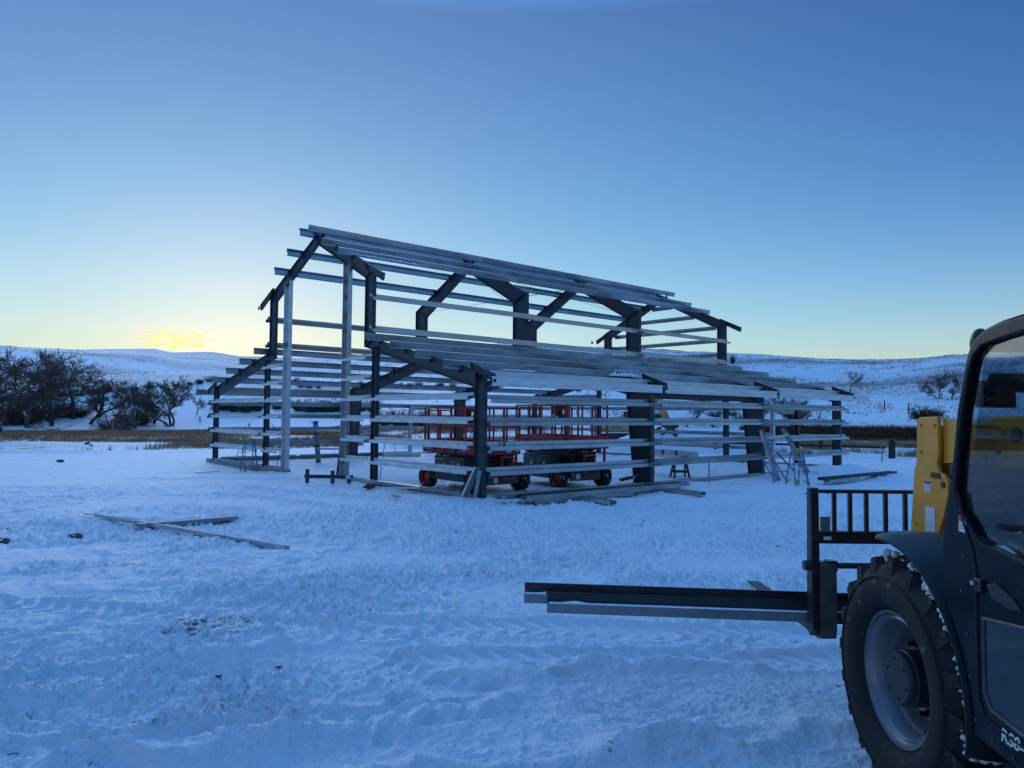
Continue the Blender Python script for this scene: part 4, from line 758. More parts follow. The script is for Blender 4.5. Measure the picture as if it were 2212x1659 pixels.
# ------------------------------------------------------------------ telehandler in the right foreground (faces away from the viewer)
TC = Vector((2.25, 4.45, .768))
TH = empty('telehandler', (3.4, 3.0, 0), 0, 'yellow and black telehandler with enclosed cab, front wheel and fork carriage at the right edge', 'telehandler')
def tb(mb, name, m, parent=TH, smooth=False, bevel=0):
    o = mb.build(name, m, None, smooth=smooth, bevel=bevel)
    o.data.transform(Matrix.Translation((-3.4, -3.0, 0))); o.parent = parent; return o
def big_wheel(cx, cy, cz, side=-1, name='wheel'):
    """axis along X, outer face towards side*X"""
    X = Vector((1, 0, 0)) * -side; O = Vector((cx, cy, cz))
    mb = MB(); mb.lathe([(.385, .055), (.395, .025), (.42, -.005), (.48, -.032), (.55, -.030), (.60, -.012), (.645, .015), (.668, .05), (.672, .34), (.64, .38), (.5, .41), (.40, .39)], O, X, 72)
    mb.lathe([(.575, -.021), (.582, -.032), (.590, -.018)], O, X, 72)
    for k in range(20):
        for sd in (0, 1):
            a = 2 * math.pi * (k + .5 * sd) / 20; a2 = a + .20
            w0, w1 = ((-.012, .225) if sd == 0 else (.40, .165))
            e0 = Vector((0, math.cos(a), math.sin(a))); e1 = Vector((0, math.cos(a2), math.sin(a2)))
            def P(e, r, w): return O + e * r + X * w
            t0 = Vector((0, -math.sin(a), math.cos(a))); t1 = Vector((0, -math.sin(a2), math.cos(a2))); hw = .036
            vs = []
            for e, t, w, r in ((e0, t0, w0, .60), (e1, t1, w1, .655)):
                top = .712
                vs += [P(e, r, w) - t * hw * 1.2, P(e, r, w) + t * hw * 1.2, P(e, top if r > .62 else .70, w + (.02 if sd == 0 and r < .62 else -.02 if r < .62 else 0)) + t * hw * .8, P(e, top if r > .62 else .70, w + (.02 if sd == 0 and r < .62 else -.02 if r < .62 else 0)) - t * hw * .8]
            mb.add(vs, [(0, 1, 2, 3), (7, 6, 5, 4), (0, 4, 5, 1), (1, 5, 6, 2), (2, 6, 7, 3), (3, 7, 4, 0)])
    t = tb(mb, name, RUBBER_T, smooth=30)
    r = MB(); r.lathe([(.385, .07), (.393, .045), (.386, .028), (.372, .028), (.364, .05), (.352, .062), (.340, .058), (.326, .075), (.315, .15), (.300, .17), (.288, .155), (.275, .18), (.262, .235), (.245, .25), (.19, .256), (.001, .258)], O, X, 72)
    tb(r, 'rim', RIM, t, smooth=40)
    h = MB(); h.lathe([(.001, .035), (.140, .035), (.152, .05), (.154, .08), (.160, .085), (.160, .22), (.185, .225), (.185, .27)], O, X, 40)
    for k in range(6): a = 2 * math.pi * k / 6 + .3; h.tube([O + Vector((0, math.cos(a), math.sin(a))) * .11 + X * .035, O + Vector((0, math.cos(a), math.sin(a))) * .11 + X * .028], .008, 6)
    tb(h, 'hub', BLACK, t, smooth=40)
    for k in range(10):
        a = 2 * math.pi * (k + .5) / 10; e = Vector((0, math.cos(a), math.sin(a))) * .205
        n = MB(); n.tube([O + e + X * .26, O + e + X * .205], .024, 6); n.tube([O + e + X * .205, O + e + X * .165], .015, 8); tb(n, 'wheel_nut', BLACK, t, smooth=40)
    n = MB(); n.tube([O + Vector((0, -.10, -.27)) + X * .24, O + Vector((0, -.10, -.27)) + X * .14], .008, 8); tb(n, 'valve_stem', BLACK, t)
    return t
RUBBER_T = mat('tyre_snow_specked', (.020, .020, .021), .72, 0, vscale=13, col2=(.12, .12, .12), thr=(.62, .70), bump=.3, bscale=35, spec=.2)
big_wheel(TC.x, TC.y, TC.z); big_wheel(TC.x + .05, 1.25, TC.z, name='wheel'); big_wheel(4.55, TC.y, TC.z, 1)
# packed snow on the rear side of the tread
rnd = random.Random(5); sn = MB()
def blob(mb, c, r, rnd, fx=(1, 1, 1)):
    bm = bmesh.new(); bmesh.ops.create_icosphere(bm, subdivisions=2, radius=1)
    vs = [Vector(c) + Vector((v.co.x * fx[0], v.co.y * fx[1], v.co.z * fx[2])) * r * (.6 + .7 * rnd.random()) for v in bm.verts]; fs = [tuple(v.index for v in f.verts) for f in bm.faces]; bm.free(); mb.add(vs, fs)
for k in range(800):
    a = math.pi + rnd.uniform(-1.40, .25) * 1.0; w = rnd.uniform(.03, .30)
    if rnd.random() < .25: a = rnd.uniform(1.3, 2.2); 
    r_ = .676 + rnd.random() ** 2 * .045; blob(sn, (TC.x + w, TC.y + math.cos(a) * r_, TC.z + math.sin(a) * r_), rnd.uniform(.005, .019), rnd, (1.5, .9, 1.2))
o = tb(sn, 'packed_snow', SNOWC, smooth=True); o['kind'] = 'stuff'
# fender
fm = MB(); NA, NX = 26, 7; vs = []
for i in range(NA + 1):
    for j in range(NX + 1):
        u = j / NX; x = TC.x - .03 + .50 * u; lead = math.radians(-8 - 30 * (u ** .7)); a = lead + (math.radians(98) - lead) * i / NA
        r_ = .795 + .035 * math.sin(u * math.pi) * 1 + (.03 * (1 - i / NA)); rr = r_ - (.012 if j == 0 else 0)
        vs.append((x, TC.y - math.sin(a) * rr, TC.z + math.cos(a) * rr))
b_ = len(vs); vs += [(v[0], TC.y + (v[1] - TC.y) * .985, TC.z + (v[2] - TC.z) * .985) for v in vs]
fs = [(i * (NX + 1) + j, (i + 1) * (NX + 1) + j, (i + 1) * (NX + 1) + j + 1, i * (NX + 1) + j + 1) for i in range(NA) for j in range(NX)]
fs += [tuple(q + b_ for q in f[::-1]) for f in fs]
ed = [(i * (NX + 1), (i + 1) * (NX + 1)) for i in range(NA)] + [((i + 1) * (NX + 1) + NX, i * (NX + 1) + NX) for i in range(NA)] + [(j + 1, j) for j in range(NX)] + [(NA * (NX + 1) + j, NA * (NX + 1) + j + 1) for j in range(NX)]
fs += [(a, b, b + b_, a + b_) for a, b in ed]
fm.add(vs, fs); tb(fm, 'fender', PLASTIC if False else mat('black_plastic', (.010, .012, .015), .40, 0, .2, 8, spec=.25, bump=.1, bscale=80), smooth=40)
# cab
CABX = 2.24; 
outer = [(2.35, 2.80), (3.05, 2.785), (3.254, 2.756), (3.416, 2.742), (3.517, 2.722), (3.588, 2.688), (3.63, 2.647), (3.653, 2.609), (3.685, 2.52), (3.743, 2.328), (3.78, 2.105), (3.841, 1.837), (3.877, 1.691), (3.888, 1.595), (3.868, 1.384), (3.786, 1.176), (3.741, .958), (3.687, .784), (3.44, .768), (2.35, .765)]
win = [(2.50, 2.70), (3.05, 2.705), (3.25, 2.69), (3.42, 2.672), (3.535, 2.655), (3.60, 2.61), (3.635, 2.54), (3.665, 2.44), (3.702, 2.32), (3.740, 2.10), (3.762, 1.95), (3.74, 1.86), (3.60, 1.735), (3.54, 1.705), (3.25, 1.665), (2.50, 1.62)]
def ring(mb, out, inn, x0, x1):
    """flat frame with one opening: one outline joined to the opening by a slit"""
    poly = list(out) + [out[0]] + [inn[0]] + list(inn[::-1])
    mb.ext([tuple(p) for p in poly], (0, 0, 0), (0, 1, 0), (0, 0, 1), (1, 0, 0), x0, x1)
CABP = mat('cab_paint', (.004, .007, .013), .30, 0, 0, 5, spec=.16, col2=(.020, .024, .030), thr=(.52, .80), rvar=.06)
mb = MB(); ring(mb, outer, win, CABX, CABX + .06); cab = tb(mb, 'cab', CABP, bevel=.008)
mb = MB(); ring(mb, outer[:-6] + [(3.70, 1.40), (2.35, 1.40)], [(p[0], p[1]) for p in win], 3.12, 3.17); tb(mb, 'cab_far_side', CABP, cab)
mb = MB()     # roof, front posts, floor, rear wall
rp = [(2.35, 2.70), (2.35, 2.80), (3.05, 2.785), (3.254, 2.756), (3.416, 2.742), (3.517, 2.722), (3.588, 2.688), (3.63, 2.647), (3.60, 2.62), (3.50, 2.66), (3.2, 2.69)]
mb.ext(rp, (0, 0, 0), (0, 1, 0), (0, 0, 1), (1, 0, 0), CABX + .055, 3.125); tb(mb, 'cab_roof', CABP, cab, bevel=.01)
mb = MB(); mb.tube([(CABX + .012, p[0] - .022, p[1]) for p in outer[2:18]], .011, 8); tb(mb, 'door_pillar_trim', BLACK, cab, smooth=True)
mb = MB(); mb.tube([(CABX - .004, p[0], p[1]) for p in win], .006, 6, closed=True); tb(mb, 'window_seal', RUBBER, cab, smooth=True)
mb = MB(); mb.bb(CABX + .06, 3.12, 2.36, 3.7, .80, .86); mb.bb(CABX + .06, 3.12, 2.35, 2.40, .8, 1.6); tb(mb, 'cab_floor', BLACK, cab)
mb = MB(); mb.ext([(3.62, .86), (3.80, 1.3), (3.82, 1.60), (3.58, 1.66), (3.46, 1.58), (3.50, .86)], (0, 0, 0), (0, 1, 0), (0, 0, 1), (1, 0, 0), 2.42, 3.05); mb.bb(2.5, 2.8, 3.44, 3.60, 1.60, 1.72); tb(mb, 'dashboard', BLACK, cab, bevel=.02)
mb = MB(); mb.bb(2.45, 2.95, 2.6, 3.05, 1.15, 1.32); mb.bb(2.45, 2.95, 2.5, 2.64, 1.3, 1.95); tb(mb, 'seat', BLACK, cab, bevel=.04)
mb = MB(); ctr = Vector((2.70, 3.30, 1.86)); ax = Vector((0, -.55, .83)).normalized(); u = Vector((1, 0, 0)); v = ax.cross(u)
mb.tube([ctr + (u * math.cos(t) + v * math.sin(t)) * .19 for t in [2 * math.pi * k / 28 for k in range(28)]], .014, 8, closed=True)
for k in range(3): t = 2 * math.pi * k / 3 + .5; mb.tube([ctr, ctr + (u * math.cos(t) + v * math.sin(t)) * .185], .010, 6)
mb.tube([ctr, ctr - ax * .32], .03, 10); tb(mb, 'steering_wheel', BLACK, cab, smooth=40)
mb = MB(); mb.ext(win, (0, 0, 0), (0, 1, 0), (0, 0, 1), (1, 0, 0), CABX + .025, CABX + .031); tb(mb, 'side_window', GLASS, cab)
mb = MB(); mb.add([(CABX + .06, 3.60, 2.62), (3.12, 3.60, 2.62), (3.12, 3.78, 1.75), (CABX + .06, 3.78, 1.75), (CABX + .06, 3.606, 2.622), (3.12, 3.606, 2.622), (3.12, 3.786, 1.752), (CABX + .06, 3.786, 1.752)], [(0, 1, 2, 3), (7, 6, 5, 4), (0, 4, 5, 1), (1, 5, 6, 2), (2, 6, 7, 3), (3, 7, 4, 0)]); tb(mb, 'windshield', GLASS, cab)
# lower door window, door edge, hinge, handle recess
DARKG = mat('dark_glass', (.010, .014, .022), .08, 0, spec=.8)
lw = [(3.545, 1.36), (3.545, 1.02), (3.50, .955), (3.30, .93), (2.7, .90), (2.7, 1.40), (3.2, 1.40)]
mb = MB(); mb.ext(lw, (0, 0, 0), (0, 1, 0), (0, 0, 1), (1, 0, 0), CABX - .004, CABX + .002); tb(mb, 'lower_window', DARKG, cab)
mb = MB(); mb.tube([(CABX - .004, p[0], p[1]) for p in lw], .011, 6, closed=True); tb(mb, 'lower_window_seal', CHAR, cab, smooth=True)
mb = MB(); mb.tube([(CABX - .002, p[0], p[1]) for p in ((3.74, 1.93), (3.70, 1.80), (3.625, 1.66), (3.604, 1.56), (3.60, 1.2), (3.595, .97), (3.55, .90), (3.3, .875), (2.6, .86))], .007, 6); tb(mb, 'door_edge', RUBBER, cab, smooth=True)
mb = MB(); mb.bb(CABX - .018, CABX, 3.545, 3.60, 1.48, 1.54); mb.cyl((CABX - .022, 3.592, 1.516), (CABX + .0, 3.592, 1.516), .014, 10); tb(mb, 'door_hinge', BLACK, cab, bevel=.004)
mb = MB(); mb.cyl((CABX - .032, 3.592, 1.516), (CABX - .02, 3.592, 1.516), .012, 10); tb(mb, 'hinge_bolt', ALU, cab)
mb = MB(); mb.ext([(3.52, 1.525), (3.45, 1.545), (3.33, 1.50), (3.28, 1.46), (3.36, 1.45), (3.48, 1.47)], (0, 0, 0), (0, 1, 0), (0, 0, 1), (1, 0, 0), CABX - .008, CABX + .001); tb(mb, 'door_handle', BLACK, cab, bevel=.002)
def label_plate(Y, Z, w, h, X, parent, tall=True, band=None, m=None):
    mb = MB(); mb.bb(X - .003, X, Y - w, Y, Z - h, Z); o = tb(mb, 'warning_label', m or WHITE, parent)
    if band: mb = MB(); mb.bb(X - .0045, X - .003, Y - w * .95, Y - w * .05, Z - h * .33, Z - h * .04); tb(mb, 'label_band', band, o)
    k = MB()
    for i in range(3): k.bb(X - .0045, X - .003, Y - w * (.9 - .1 * i), Y - w * .12, Z - h * (.5 + .13 * i) - .0015, Z - h * (.5 + .13 * i))
    tb(k, 'label_print', GREYP, o); return o
label_plate(3.735, 1.815, .055, .075, CABX, cab, band=REDP)
def ttext(s, size, Y, Z, X, m, parent, **k):
    o = text(s, size, (X, Y, Z), (0, -1, 0), (0, 0, 1), m, parent, **k); o.data.transform(Matrix.Translation((-3.4, -3.0, 0))); return o
ttext('RS8-42', .085, 3.437, .845, CABX - .003, WHITE, cab, shear=.12, bold=.001, xs=.95)
mb = MB(); mb.ext([(0, 0)], (0, 0, 0), (1, 0, 0), (0, 1, 0), (0, 0, 1), 0, 0) if False else None
wl = MB(); bm = bmesh.new(); bmesh.ops.create_uvsphere(bm, u_segments=20, v_segments=12, radius=1); wl.add([Vector((2.465 + v.co.x * .05, 3.90 + v.co.y * .05, 2.700 + v.co.z * .078)) for v in bm.verts], [tuple(v.index for v in f.verts) for f in bm.faces]); bm.free(); wl.tube([(2.465, 3.9, 2.71), (2.47, 3.6, 2.72)], .016, 8); tb(wl, 'mirror', BLACK, smooth=40)
wl = MB(); wl.bb(2.45, 2.62, 3.86, 3.93, 2.36, 2.50); wl.tube([(2.54, 3.9, 2.45), (2.6, 3.7, 2.45)], .015, 6); tb(wl, 'work_light', BLACK)
# details: struts inside the glass, hoses at the boom head, bolts, moulded tyre writing
mb = MB(); mb.tube([(2.32, 3.66, 1.98), (2.34, 3.30, 1.80)], .012, 8); mb.tube([(2.32, 3.48, 1.88), (2.34, 3.22, 1.76)], .02, 8); tb(mb, 'gas_strut', BLACK, cab, smooth=40)
mb = MB(); mb.bb(2.9, 3.05, 3.66, 3.72, 2.30, 2.40); mb.bb(2.32, 3.1, 3.56, 3.62, 2.44, 2.52); tb(mb, 'window_header', BLACK, cab)
for k, dz_ in enumerate((0, .05, .10)):
    mb = MB(); mb.tube([(3.14, 5.05, 1.95 - dz_), (3.13, 5.20, 1.86 - dz_), (3.125, 5.34, 1.84 - dz_ * .6), (3.13, 5.44, 1.70 - dz_), (3.2, 5.6, 1.5)], .012, 8); tb(mb, 'hydraulic_hose', RUBBER, head_holder[0] if False else cab, smooth=True)
mb = MB()
for y, z in ((3.70, 1.62), (3.72, 1.45), (3.68, 1.25), (3.66, 1.05), (3.62, .86), (3.50, .81), (3.36, .80)): mb.cyl((CABX - .005, y, z), (CABX, y, z), .007, 8)
o = tb(mb, 'panel_screws', CHAR, cab); o['kind'] = 'stuff'
# underbody
UND = mat('snowy_underbody', (.012, .012, .013), .7, 0, vscale=7, col2=(.6, .64, .7), thr=(.60, .66))
mb = MB(); mb.bb(2.42, 4.4, 1.9, 3.72, .42, .764); mb.bb(2.9, 4.0, .6, 5.35, .50, .95); tb(mb, 'underbody', UND, bevel=.02)
mb = MB(); mb.bb(2.30, 2.62, 2.7, 3.45, .38, .42); mb.bb(2.34, 2.38, 3.30, 3.34, .42, .76); tb(mb, 'step', UND)
mb = MB(); mb.bb(3.75, 4.5, 1.2, 3.9, .95, 1.7); mb.bb(2.6, 4.45, .3, 1.9, .95, 1.5); tb(mb, 'engine_cover', YEL, bevel=.05)
# boom and boom head
mb = MB(); mb.ext([(5.14, 2.317), (4.72, 2.33), (4.70, 2.52), (4.2, 2.55), (1.0, 2.75), (1.0, 2.25), (4.2, 2.02), (5.2, 1.95)], (0, 0, 0), (0, 1, 0), (0, 0, 1), (1, 0, 0), 3.30, 3.65)
boom = tb(mb, 'boom', YEL, bevel=.015)
mb = MB()
for y in (4.52, 4.46): mb.cyl((3.285, y, 2.30), (3.305, y, 2.30), .022, 10)
mb.cyl((3.285, 4.86, 2.20), (3.305, 4.86, 2.20), .05, 16); mb.bb(3.286, 3.3, 4.60, 4.64, 2.03, 2.5); tb(mb, 'boom_fitting', CHAR, boom)
hp = [(5.655, 2.285), (5.62, 2.309), (5.379, 2.316), (5.375, 2.06), (5.395, 1.965), (5.37, 1.915), (5.30, 1.90), (5.262, 1.85), (5.262, 1.77), (5.32, 1.60), (5.434, 1.40), (5.769, 1.38), (5.70, 1.92), (5.68, 1.94), (5.665, 1.99)]
mb = MB()
mb.ext(hp, (0, 0, 0), (0, 1, 0), (0, 0, 1), (1, 0, 0), 3.08, 3.11)
head = tb(mb, 'boom_head', YEL, bevel=.006); mb = MB(); mb.ext(hp, (0, 0, 0), (0, 1, 0), (0, 0, 1), (1, 0, 0), 3.62, 3.65); tb(mb, 'head_side_plate', YEL, head)
mb = MB(); mb.bb(3.11, 3.62, 5.45, 5.62, 1.5, 2.25); mb.ext([(5.38, 2.30), (5.36, 2.30), (5.10, 2.26), (5.10, 2.0), (5.38, 1.98)], (0, 0, 0), (0, 1, 0), (0, 0, 1), (1, 0, 0), 3.12, 3.6); tb(mb, 'head_crossbox', YEL, head)
for y, z in ((5.60, 2.25), (5.60, 2.05), (5.42, 2.25), (5.68, 1.50), (5.50, 1.44)): mb = MB(); mb.cyl((3.068, y, z), (3.081, y, z), .012, 6); tb(mb, 'bolt_head', YEL, head)
mb = MB(); mb.cyl((3.072, 5.318, 1.83), (3.081, 5.318, 1.83), .024, 20); tb(mb, 'pin_hole', BLACK, head)
mb = MB(); mb.bb(3.115, 3.60, 5.0, 5.30, 1.55, 1.98); mb.tube([(3.3, 5.3, 1.6), (3.3, 4.2, 1.3)], .05, 12); tb(mb, 'tilt_cylinder', BLACK, head)
ttext('GEHL', .056, 5.475, 1.868, 3.077, BLACK, head, bold=.002, xs=1.02)
label_plate(5.560, 1.845, .085, .085, 3.08, head, band=REDP); label_plate(5.550, 1.65, .125, .225, 3.08, head)
# fork carriage
mb = MB(); Y0, Y1 = 5.96, 6.04
mb.ext([(5.94, .62), (6.00, .56), (6.06, .60), (6.05, 1.735), (5.97, 1.735)], (0, 0, 0), (0, 1, 0), (0, 0, 1), (1, 0, 0), 2.395, 2.46); mb.bb(2.46, 2.54, 5.955, 6.035, .60, 1.15)
mb.bb(2.46, 4.24, 5.965, 6.035, 1.295, 1.392); mb.bb(2.46, 4.24, 5.975, 6.025, 1.694, 1.722); mb.bb(2.54, 4.24, 5.955, 6.03, .665, .752); mb.bb(4.24, 4.32, 5.96, 6.04, .60, 1.735)
carr = tb(mb, 'fork_carriage', BLACK, bevel=.004)
for x in (2.595, 2.722, 2.853, 3.008, 3.166, 3.32, 3.48, 3.64, 3.80, 3.96, 4.12): mb = MB(); mb.bb(x - .014, x + .014, 5.985, 6.015, 1.392, 1.694); tb(mb, 'backrest_bar', BLACK, carr)
mb = MB(); mb.cyl((2.36, 5.99, 1.118), (4.3, 5.99, 1.118), .024, 14); mb.cyl((2.345, 5.99, 1.118), (2.395, 5.99, 1.118), .04, 8); mb.bb(2.52, 2.60, 5.95, 6.03, 1.08, 1.16); tb(mb, 'fork_shaft', BLACK, carr, smooth=40)
mb = MB(); mb.bb(2.465, 2.545, 5.953, 5.957, 1.395, 1.51); tb(mb, 'data_plate', GREYP, carr); mb = MB(); mb.bb(2.495, 2.555, 5.961, 5.9645, 1.325, 1.352); tb(mb, 'data_label', WHITE, carr)
FORK = mat('fork_steel', (.08, .075, .07), .6, .3, .3, 8)
for x in (2.455, 4.05):
    mb = MB(); mb.ext([(5.90, 1.14), (5.945, 1.14), (5.95, .64), (6.05, .605), (7.75, .605), (7.78, .59), (6.0, .545), (5.92, .56), (5.90, .62)], (0, 0, 0), (0, 1, 0), (0, 0, 1), (1, 0, 0), x - .0, x + .115); tb(mb, 'fork', FORK if x > 2.4 else FORK, carr)
# ---- load on the forks
dl = Vector((2.26, -.10, -.032)).normalized()
zs = [(-.20, -.065), (-.20 + .0, 0), (0, 0), (0, .078)]
def loadp(p, L, label, mm, sn=False):
    p = Vector(p); mb = MB(); n = Vector((-dl.y, dl.x, 0)).normalized(); mb.ext(thick([(-.078, -.07), (-.09, -.07), (-.09, 0), (-.004, 0)], .006), (0, 0, 0), n, (0, 0, 1), dl, 0, L)
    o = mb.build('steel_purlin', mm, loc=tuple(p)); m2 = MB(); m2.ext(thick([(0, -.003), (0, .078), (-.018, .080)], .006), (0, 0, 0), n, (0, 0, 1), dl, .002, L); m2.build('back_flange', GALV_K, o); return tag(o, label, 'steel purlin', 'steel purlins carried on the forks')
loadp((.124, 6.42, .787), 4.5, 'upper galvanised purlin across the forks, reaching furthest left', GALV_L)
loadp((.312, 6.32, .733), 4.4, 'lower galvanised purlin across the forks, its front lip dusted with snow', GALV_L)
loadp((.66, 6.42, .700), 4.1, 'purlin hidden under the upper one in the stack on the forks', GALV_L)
n = Vector((-dl.y, dl.x, 0)).normalized()
def snowline(p, L, label):
    rnd = random.Random(8); sm = MB(); K = 70; vs = []; p = Vector(p)
    for k in range(K + 1):
        c = p + dl * (L * k / K); h = .004 + .007 * rnd.random() + (.02 * math.exp(-((L * k / K - .22) / .08) ** 2)); w = rnd.uniform(-.006, .004)
        for o_, z in ((-.090 - w * .3, 0), (-.087, h), (-.06 + w, h * .8), (-.03 + w, .0)): vs.append(c + n * o_ + Vector((0, 0, z + .0035)))
    sm.add(vs, [(k * 4 + i, (k + 1) * 4 + i, (k + 1) * 4 + i + 1, k * 4 + i + 1) for k in range(K) for i in range(3)]); o = sm.build('snow_dusting', SNOWC, smooth=True); tag(o, label, 'snow', kind='stuff')
snowline(Vector((.312, 6.32, .733)) + dl * .02, 3.2, 'thin line of snow lying along the lower purlin on the forks')
snowline(Vector((.124, 6.42, .787)) + dl * .01, .175, 'snow on the short exposed end of the upper purlin on the forks')
# ------------------------------------------------------------------ trees, brush, grass
BARK = mat('bark', (.075, .06, .052), .9, 0, .3, 3, snow=1, spec=.2)
TWIG = mat('twigs', (.17, .115, .095), .9, 0, .3, 3, spec=.1)
TWIGR = mat('reddish_twigs', (.20, .10, .07), .9, 0, .3, 1.5, spec=.1)
NEEDLE = mat('juniper_needles', (.06, .065, .055), .85, 0, .45, 2.5, spec=.1)
class FastTubes:
    def __init__(s): s.v = []; s.f = []
    def seg(s, a, b, ra, rb, n=3):
        d = (b - a); L = d.length
        if L < 1e-5: return
        d = d / L; x = d.cross(Vector((0, 0, 1)) if abs(d.z) < .9 else Vector((1, 0, 0))).normalized(); y = d.cross(x); k = len(s.v)
        for p, r in ((a, ra), (b, rb)):
            for i in range(n): t = 2 * math.pi * i / n; s.v.append(tuple(p + x * (math.cos(t) * r) + y * (math.sin(t) * r)))
        for i in range(n): j = (i + 1) % n; s.f.append((k + i, k + j, k + n + j, k + n + i))
    def mesh(s, name, m):
        me = bpy.data.meshes.new(name); me.from_pydata(s.v, [], s.f); me.materials.append(m); me.shade_smooth(); return me
def make_tree(seed, H=8, trunks=1, spread=1.0, lean=0, depth=5, tw=3, trunk_h=.22, twigm=None, tipr=.014, fork=(2, 3)):
    rnd = random.Random(seed); T = FastTubes(); C = FastTubes()
    def grow(p, d, L, r, lv):
        q = p; n = 4 if lv < 2 else 3; dd = d.copy(); pts = [p.copy()]; rs = [r]
        for i in range(n):
            dd = (dd + Vector((rnd.gauss(0, .16), rnd.gauss(0, .16), rnd.gauss(.03, .10)))).normalized(); q2 = q + dd * (L / n); r2 = max(tipr, r * (1 - .38 * (i + 1) / n))
            (T if lv < 2 else C).seg(q, q2, rs[-1], r2, 7 if lv == 0 else 5 if lv == 1 else 3); q = q2; pts.append(q.copy()); rs.append(r2)
            if lv >= 1 and i >= 0 and lv < depth:
                for _ in range(1 if lv < 3 else rnd.choice((1, 1, 2))):
                    ax = Vector((rnd.gauss(0, 1), rnd.gauss(0, 1), rnd.gauss(0, .55))).normalized(); nd = (dd * .45 + ax * .75 * spread + Vector((0, 0, .12))).normalized(); grow(q, nd, L * rnd.uniform(.36, .58), r2 * .5, lv + 1 if lv < 3 else lv + 2)
        if lv < depth:
            for _ in range(rnd.randint(*fork)):
                ax = Vector((rnd.gauss(0, 1), rnd.gauss(0, 1), rnd.gauss(0, .4))).normalized(); nd = (dd * .8 + ax * .62 * spread + Vector((0, 0, .15))).normalized(); grow(q, nd, L * rnd.uniform(.62, .85), rs[-1] * .72, lv + 1)
    for k in range(trunks):
        a = rnd.uniform(0, 6.28); tilt = (.12 if trunks == 1 else .45); d = Vector((math.cos(a) * tilt + lean, math.sin(a) * tilt, 1)).normalized()
        grow(Vector((math.cos(a) * .12 * (trunks > 1), math.sin(a) * .12 * (trunks > 1), -.25)), d, H * trunk_h * rnd.uniform(.85, 1.2), H * (.017 if trunks == 1 else .024) / math.sqrt(trunks) + .01, 0)
    zs = [v[2] for v in C.v] or [H]; k = H / max(zs)
    for X in (T, C): X.v = [(v[0] * k, v[1] * k, v[2] * k) for v in X.v]
    return T.mesh('trunk', BARK), C.mesh('crown', twigm or TWIG)
def make_brush(seed, m, n=240, H=1.0, W=1.0, leafy=0):
    """dense rounded bush: many thin stems, with small needle clumps when leafy"""
    rnd = random.Random(seed); C = FastTubes(); T = FastTubes()
    for k in range(n):
        a = rnd.uniform(0, 6.28); t = rnd.random() ** .6; d = Vector((math.cos(a) * t * W * 1.1, math.sin(a) * t * W * 1.1, rnd.uniform(.35, 1.0))).normalized(); L = H * rnd.uniform(.55, 1.08) * (1 - .25 * t); p = Vector((math.cos(a) * .12 * W, math.sin(a) * .12 * W, -.05)); r = .016
        for i in range(4):
            d = (d + Vector((rnd.gauss(0, .2), rnd.gauss(0, .2), rnd.gauss(.02, .15)))).normalized(); q = p + d * L / 4; (T if i == 0 and k % 6 == 0 else C).seg(p, q, r * (1 - i * .2), r * (.8 - i * .2) + .002, 3)
            for _ in range(3 if i > 0 else 0):
                e = (d + Vector((rnd.gauss(0, .8), rnd.gauss(0, .8), rnd.gauss(.1, .6)))).normalized(); C.seg(q, q + e * L * rnd.uniform(.10, .24), .007, .003, 3)
                if leafy:
                    for _ in range(leafy):
                        c = q + Vector((rnd.gauss(0, .07), rnd.gauss(0, .07), rnd.gauss(0, .06))) * H; s_ = rnd.uniform(.02, .045) * H; b = len(C.v); u = Vector((rnd.gauss(0, 1), rnd.gauss(0, 1), rnd.gauss(0, 1))).normalized(); w = u.orthogonal().normalized()
                        C.v += [tuple(c - u * s_), tuple(c + w * s_ * .8), tuple(c + u * s_)]; C.f.append((b, b + 1, b + 2))
            p = q
    return T.mesh('stems', BARK), C.mesh('crown', m)
TP = [make_tree(21, 8, 1, 1.0, 0), make_tree(22, 8, 3, .95), make_tree(33, 8, 2, 1.1), make_tree(44, 8, 1, 1.15, .55, trunk_h=.2), make_tree(56, 8, 1, .9)]
BP = [make_brush(61, TWIG, 110, 1, 1), make_brush(62, NEEDLE, 95, 1, .9, 3), make_brush(63, TWIGR, 220, 1, 1.1), make_brush(64, NEEDLE, 85, 1, .7, 3)]
def ordn(k): return ['first', 'second', 'third', 'fourth', 'fifth', 'sixth', 'seventh', 'eighth', 'ninth', 'tenth', 'eleventh', 'twelfth', 'thirteenth', 'fourteenth', 'fifteenth', 'sixteenth', 'seventeenth', 'eighteenth', 'nineteenth', 'twentieth', 'twenty-first', 'twenty-second', 'twenty-third', 'twenty-fourth', 'twenty-fifth', 'twenty-sixth', 'twenty-seventh', 'twenty-eighth'][k]
def plant(kind, proto, px, py, hpx, label, cat, group=None, w=1.0, rz=None, yfix=None):
    q = hit(px, py, 20); dist = math.hypot(q.x, q.y); h = hpx / FPX * q.y
    R = empty(kind, (q.x, q.y, q.z - .03), rz if rz is not None else (px * 1.7) % 6.28, label, cat, group); hs = h / (8 if kind == 'bare_tree' else 1.0)
    R.scale = (hs * w, hs * w, hs)
    for nm, me in zip(('trunk' if kind == 'bare_tree' else 'stem', 'crown'), proto): o = bpy.data.objects.new(nm, me); COL.objects.link(o); o.parent = R
    return R
GT = 'bare trees along the creek on the left'
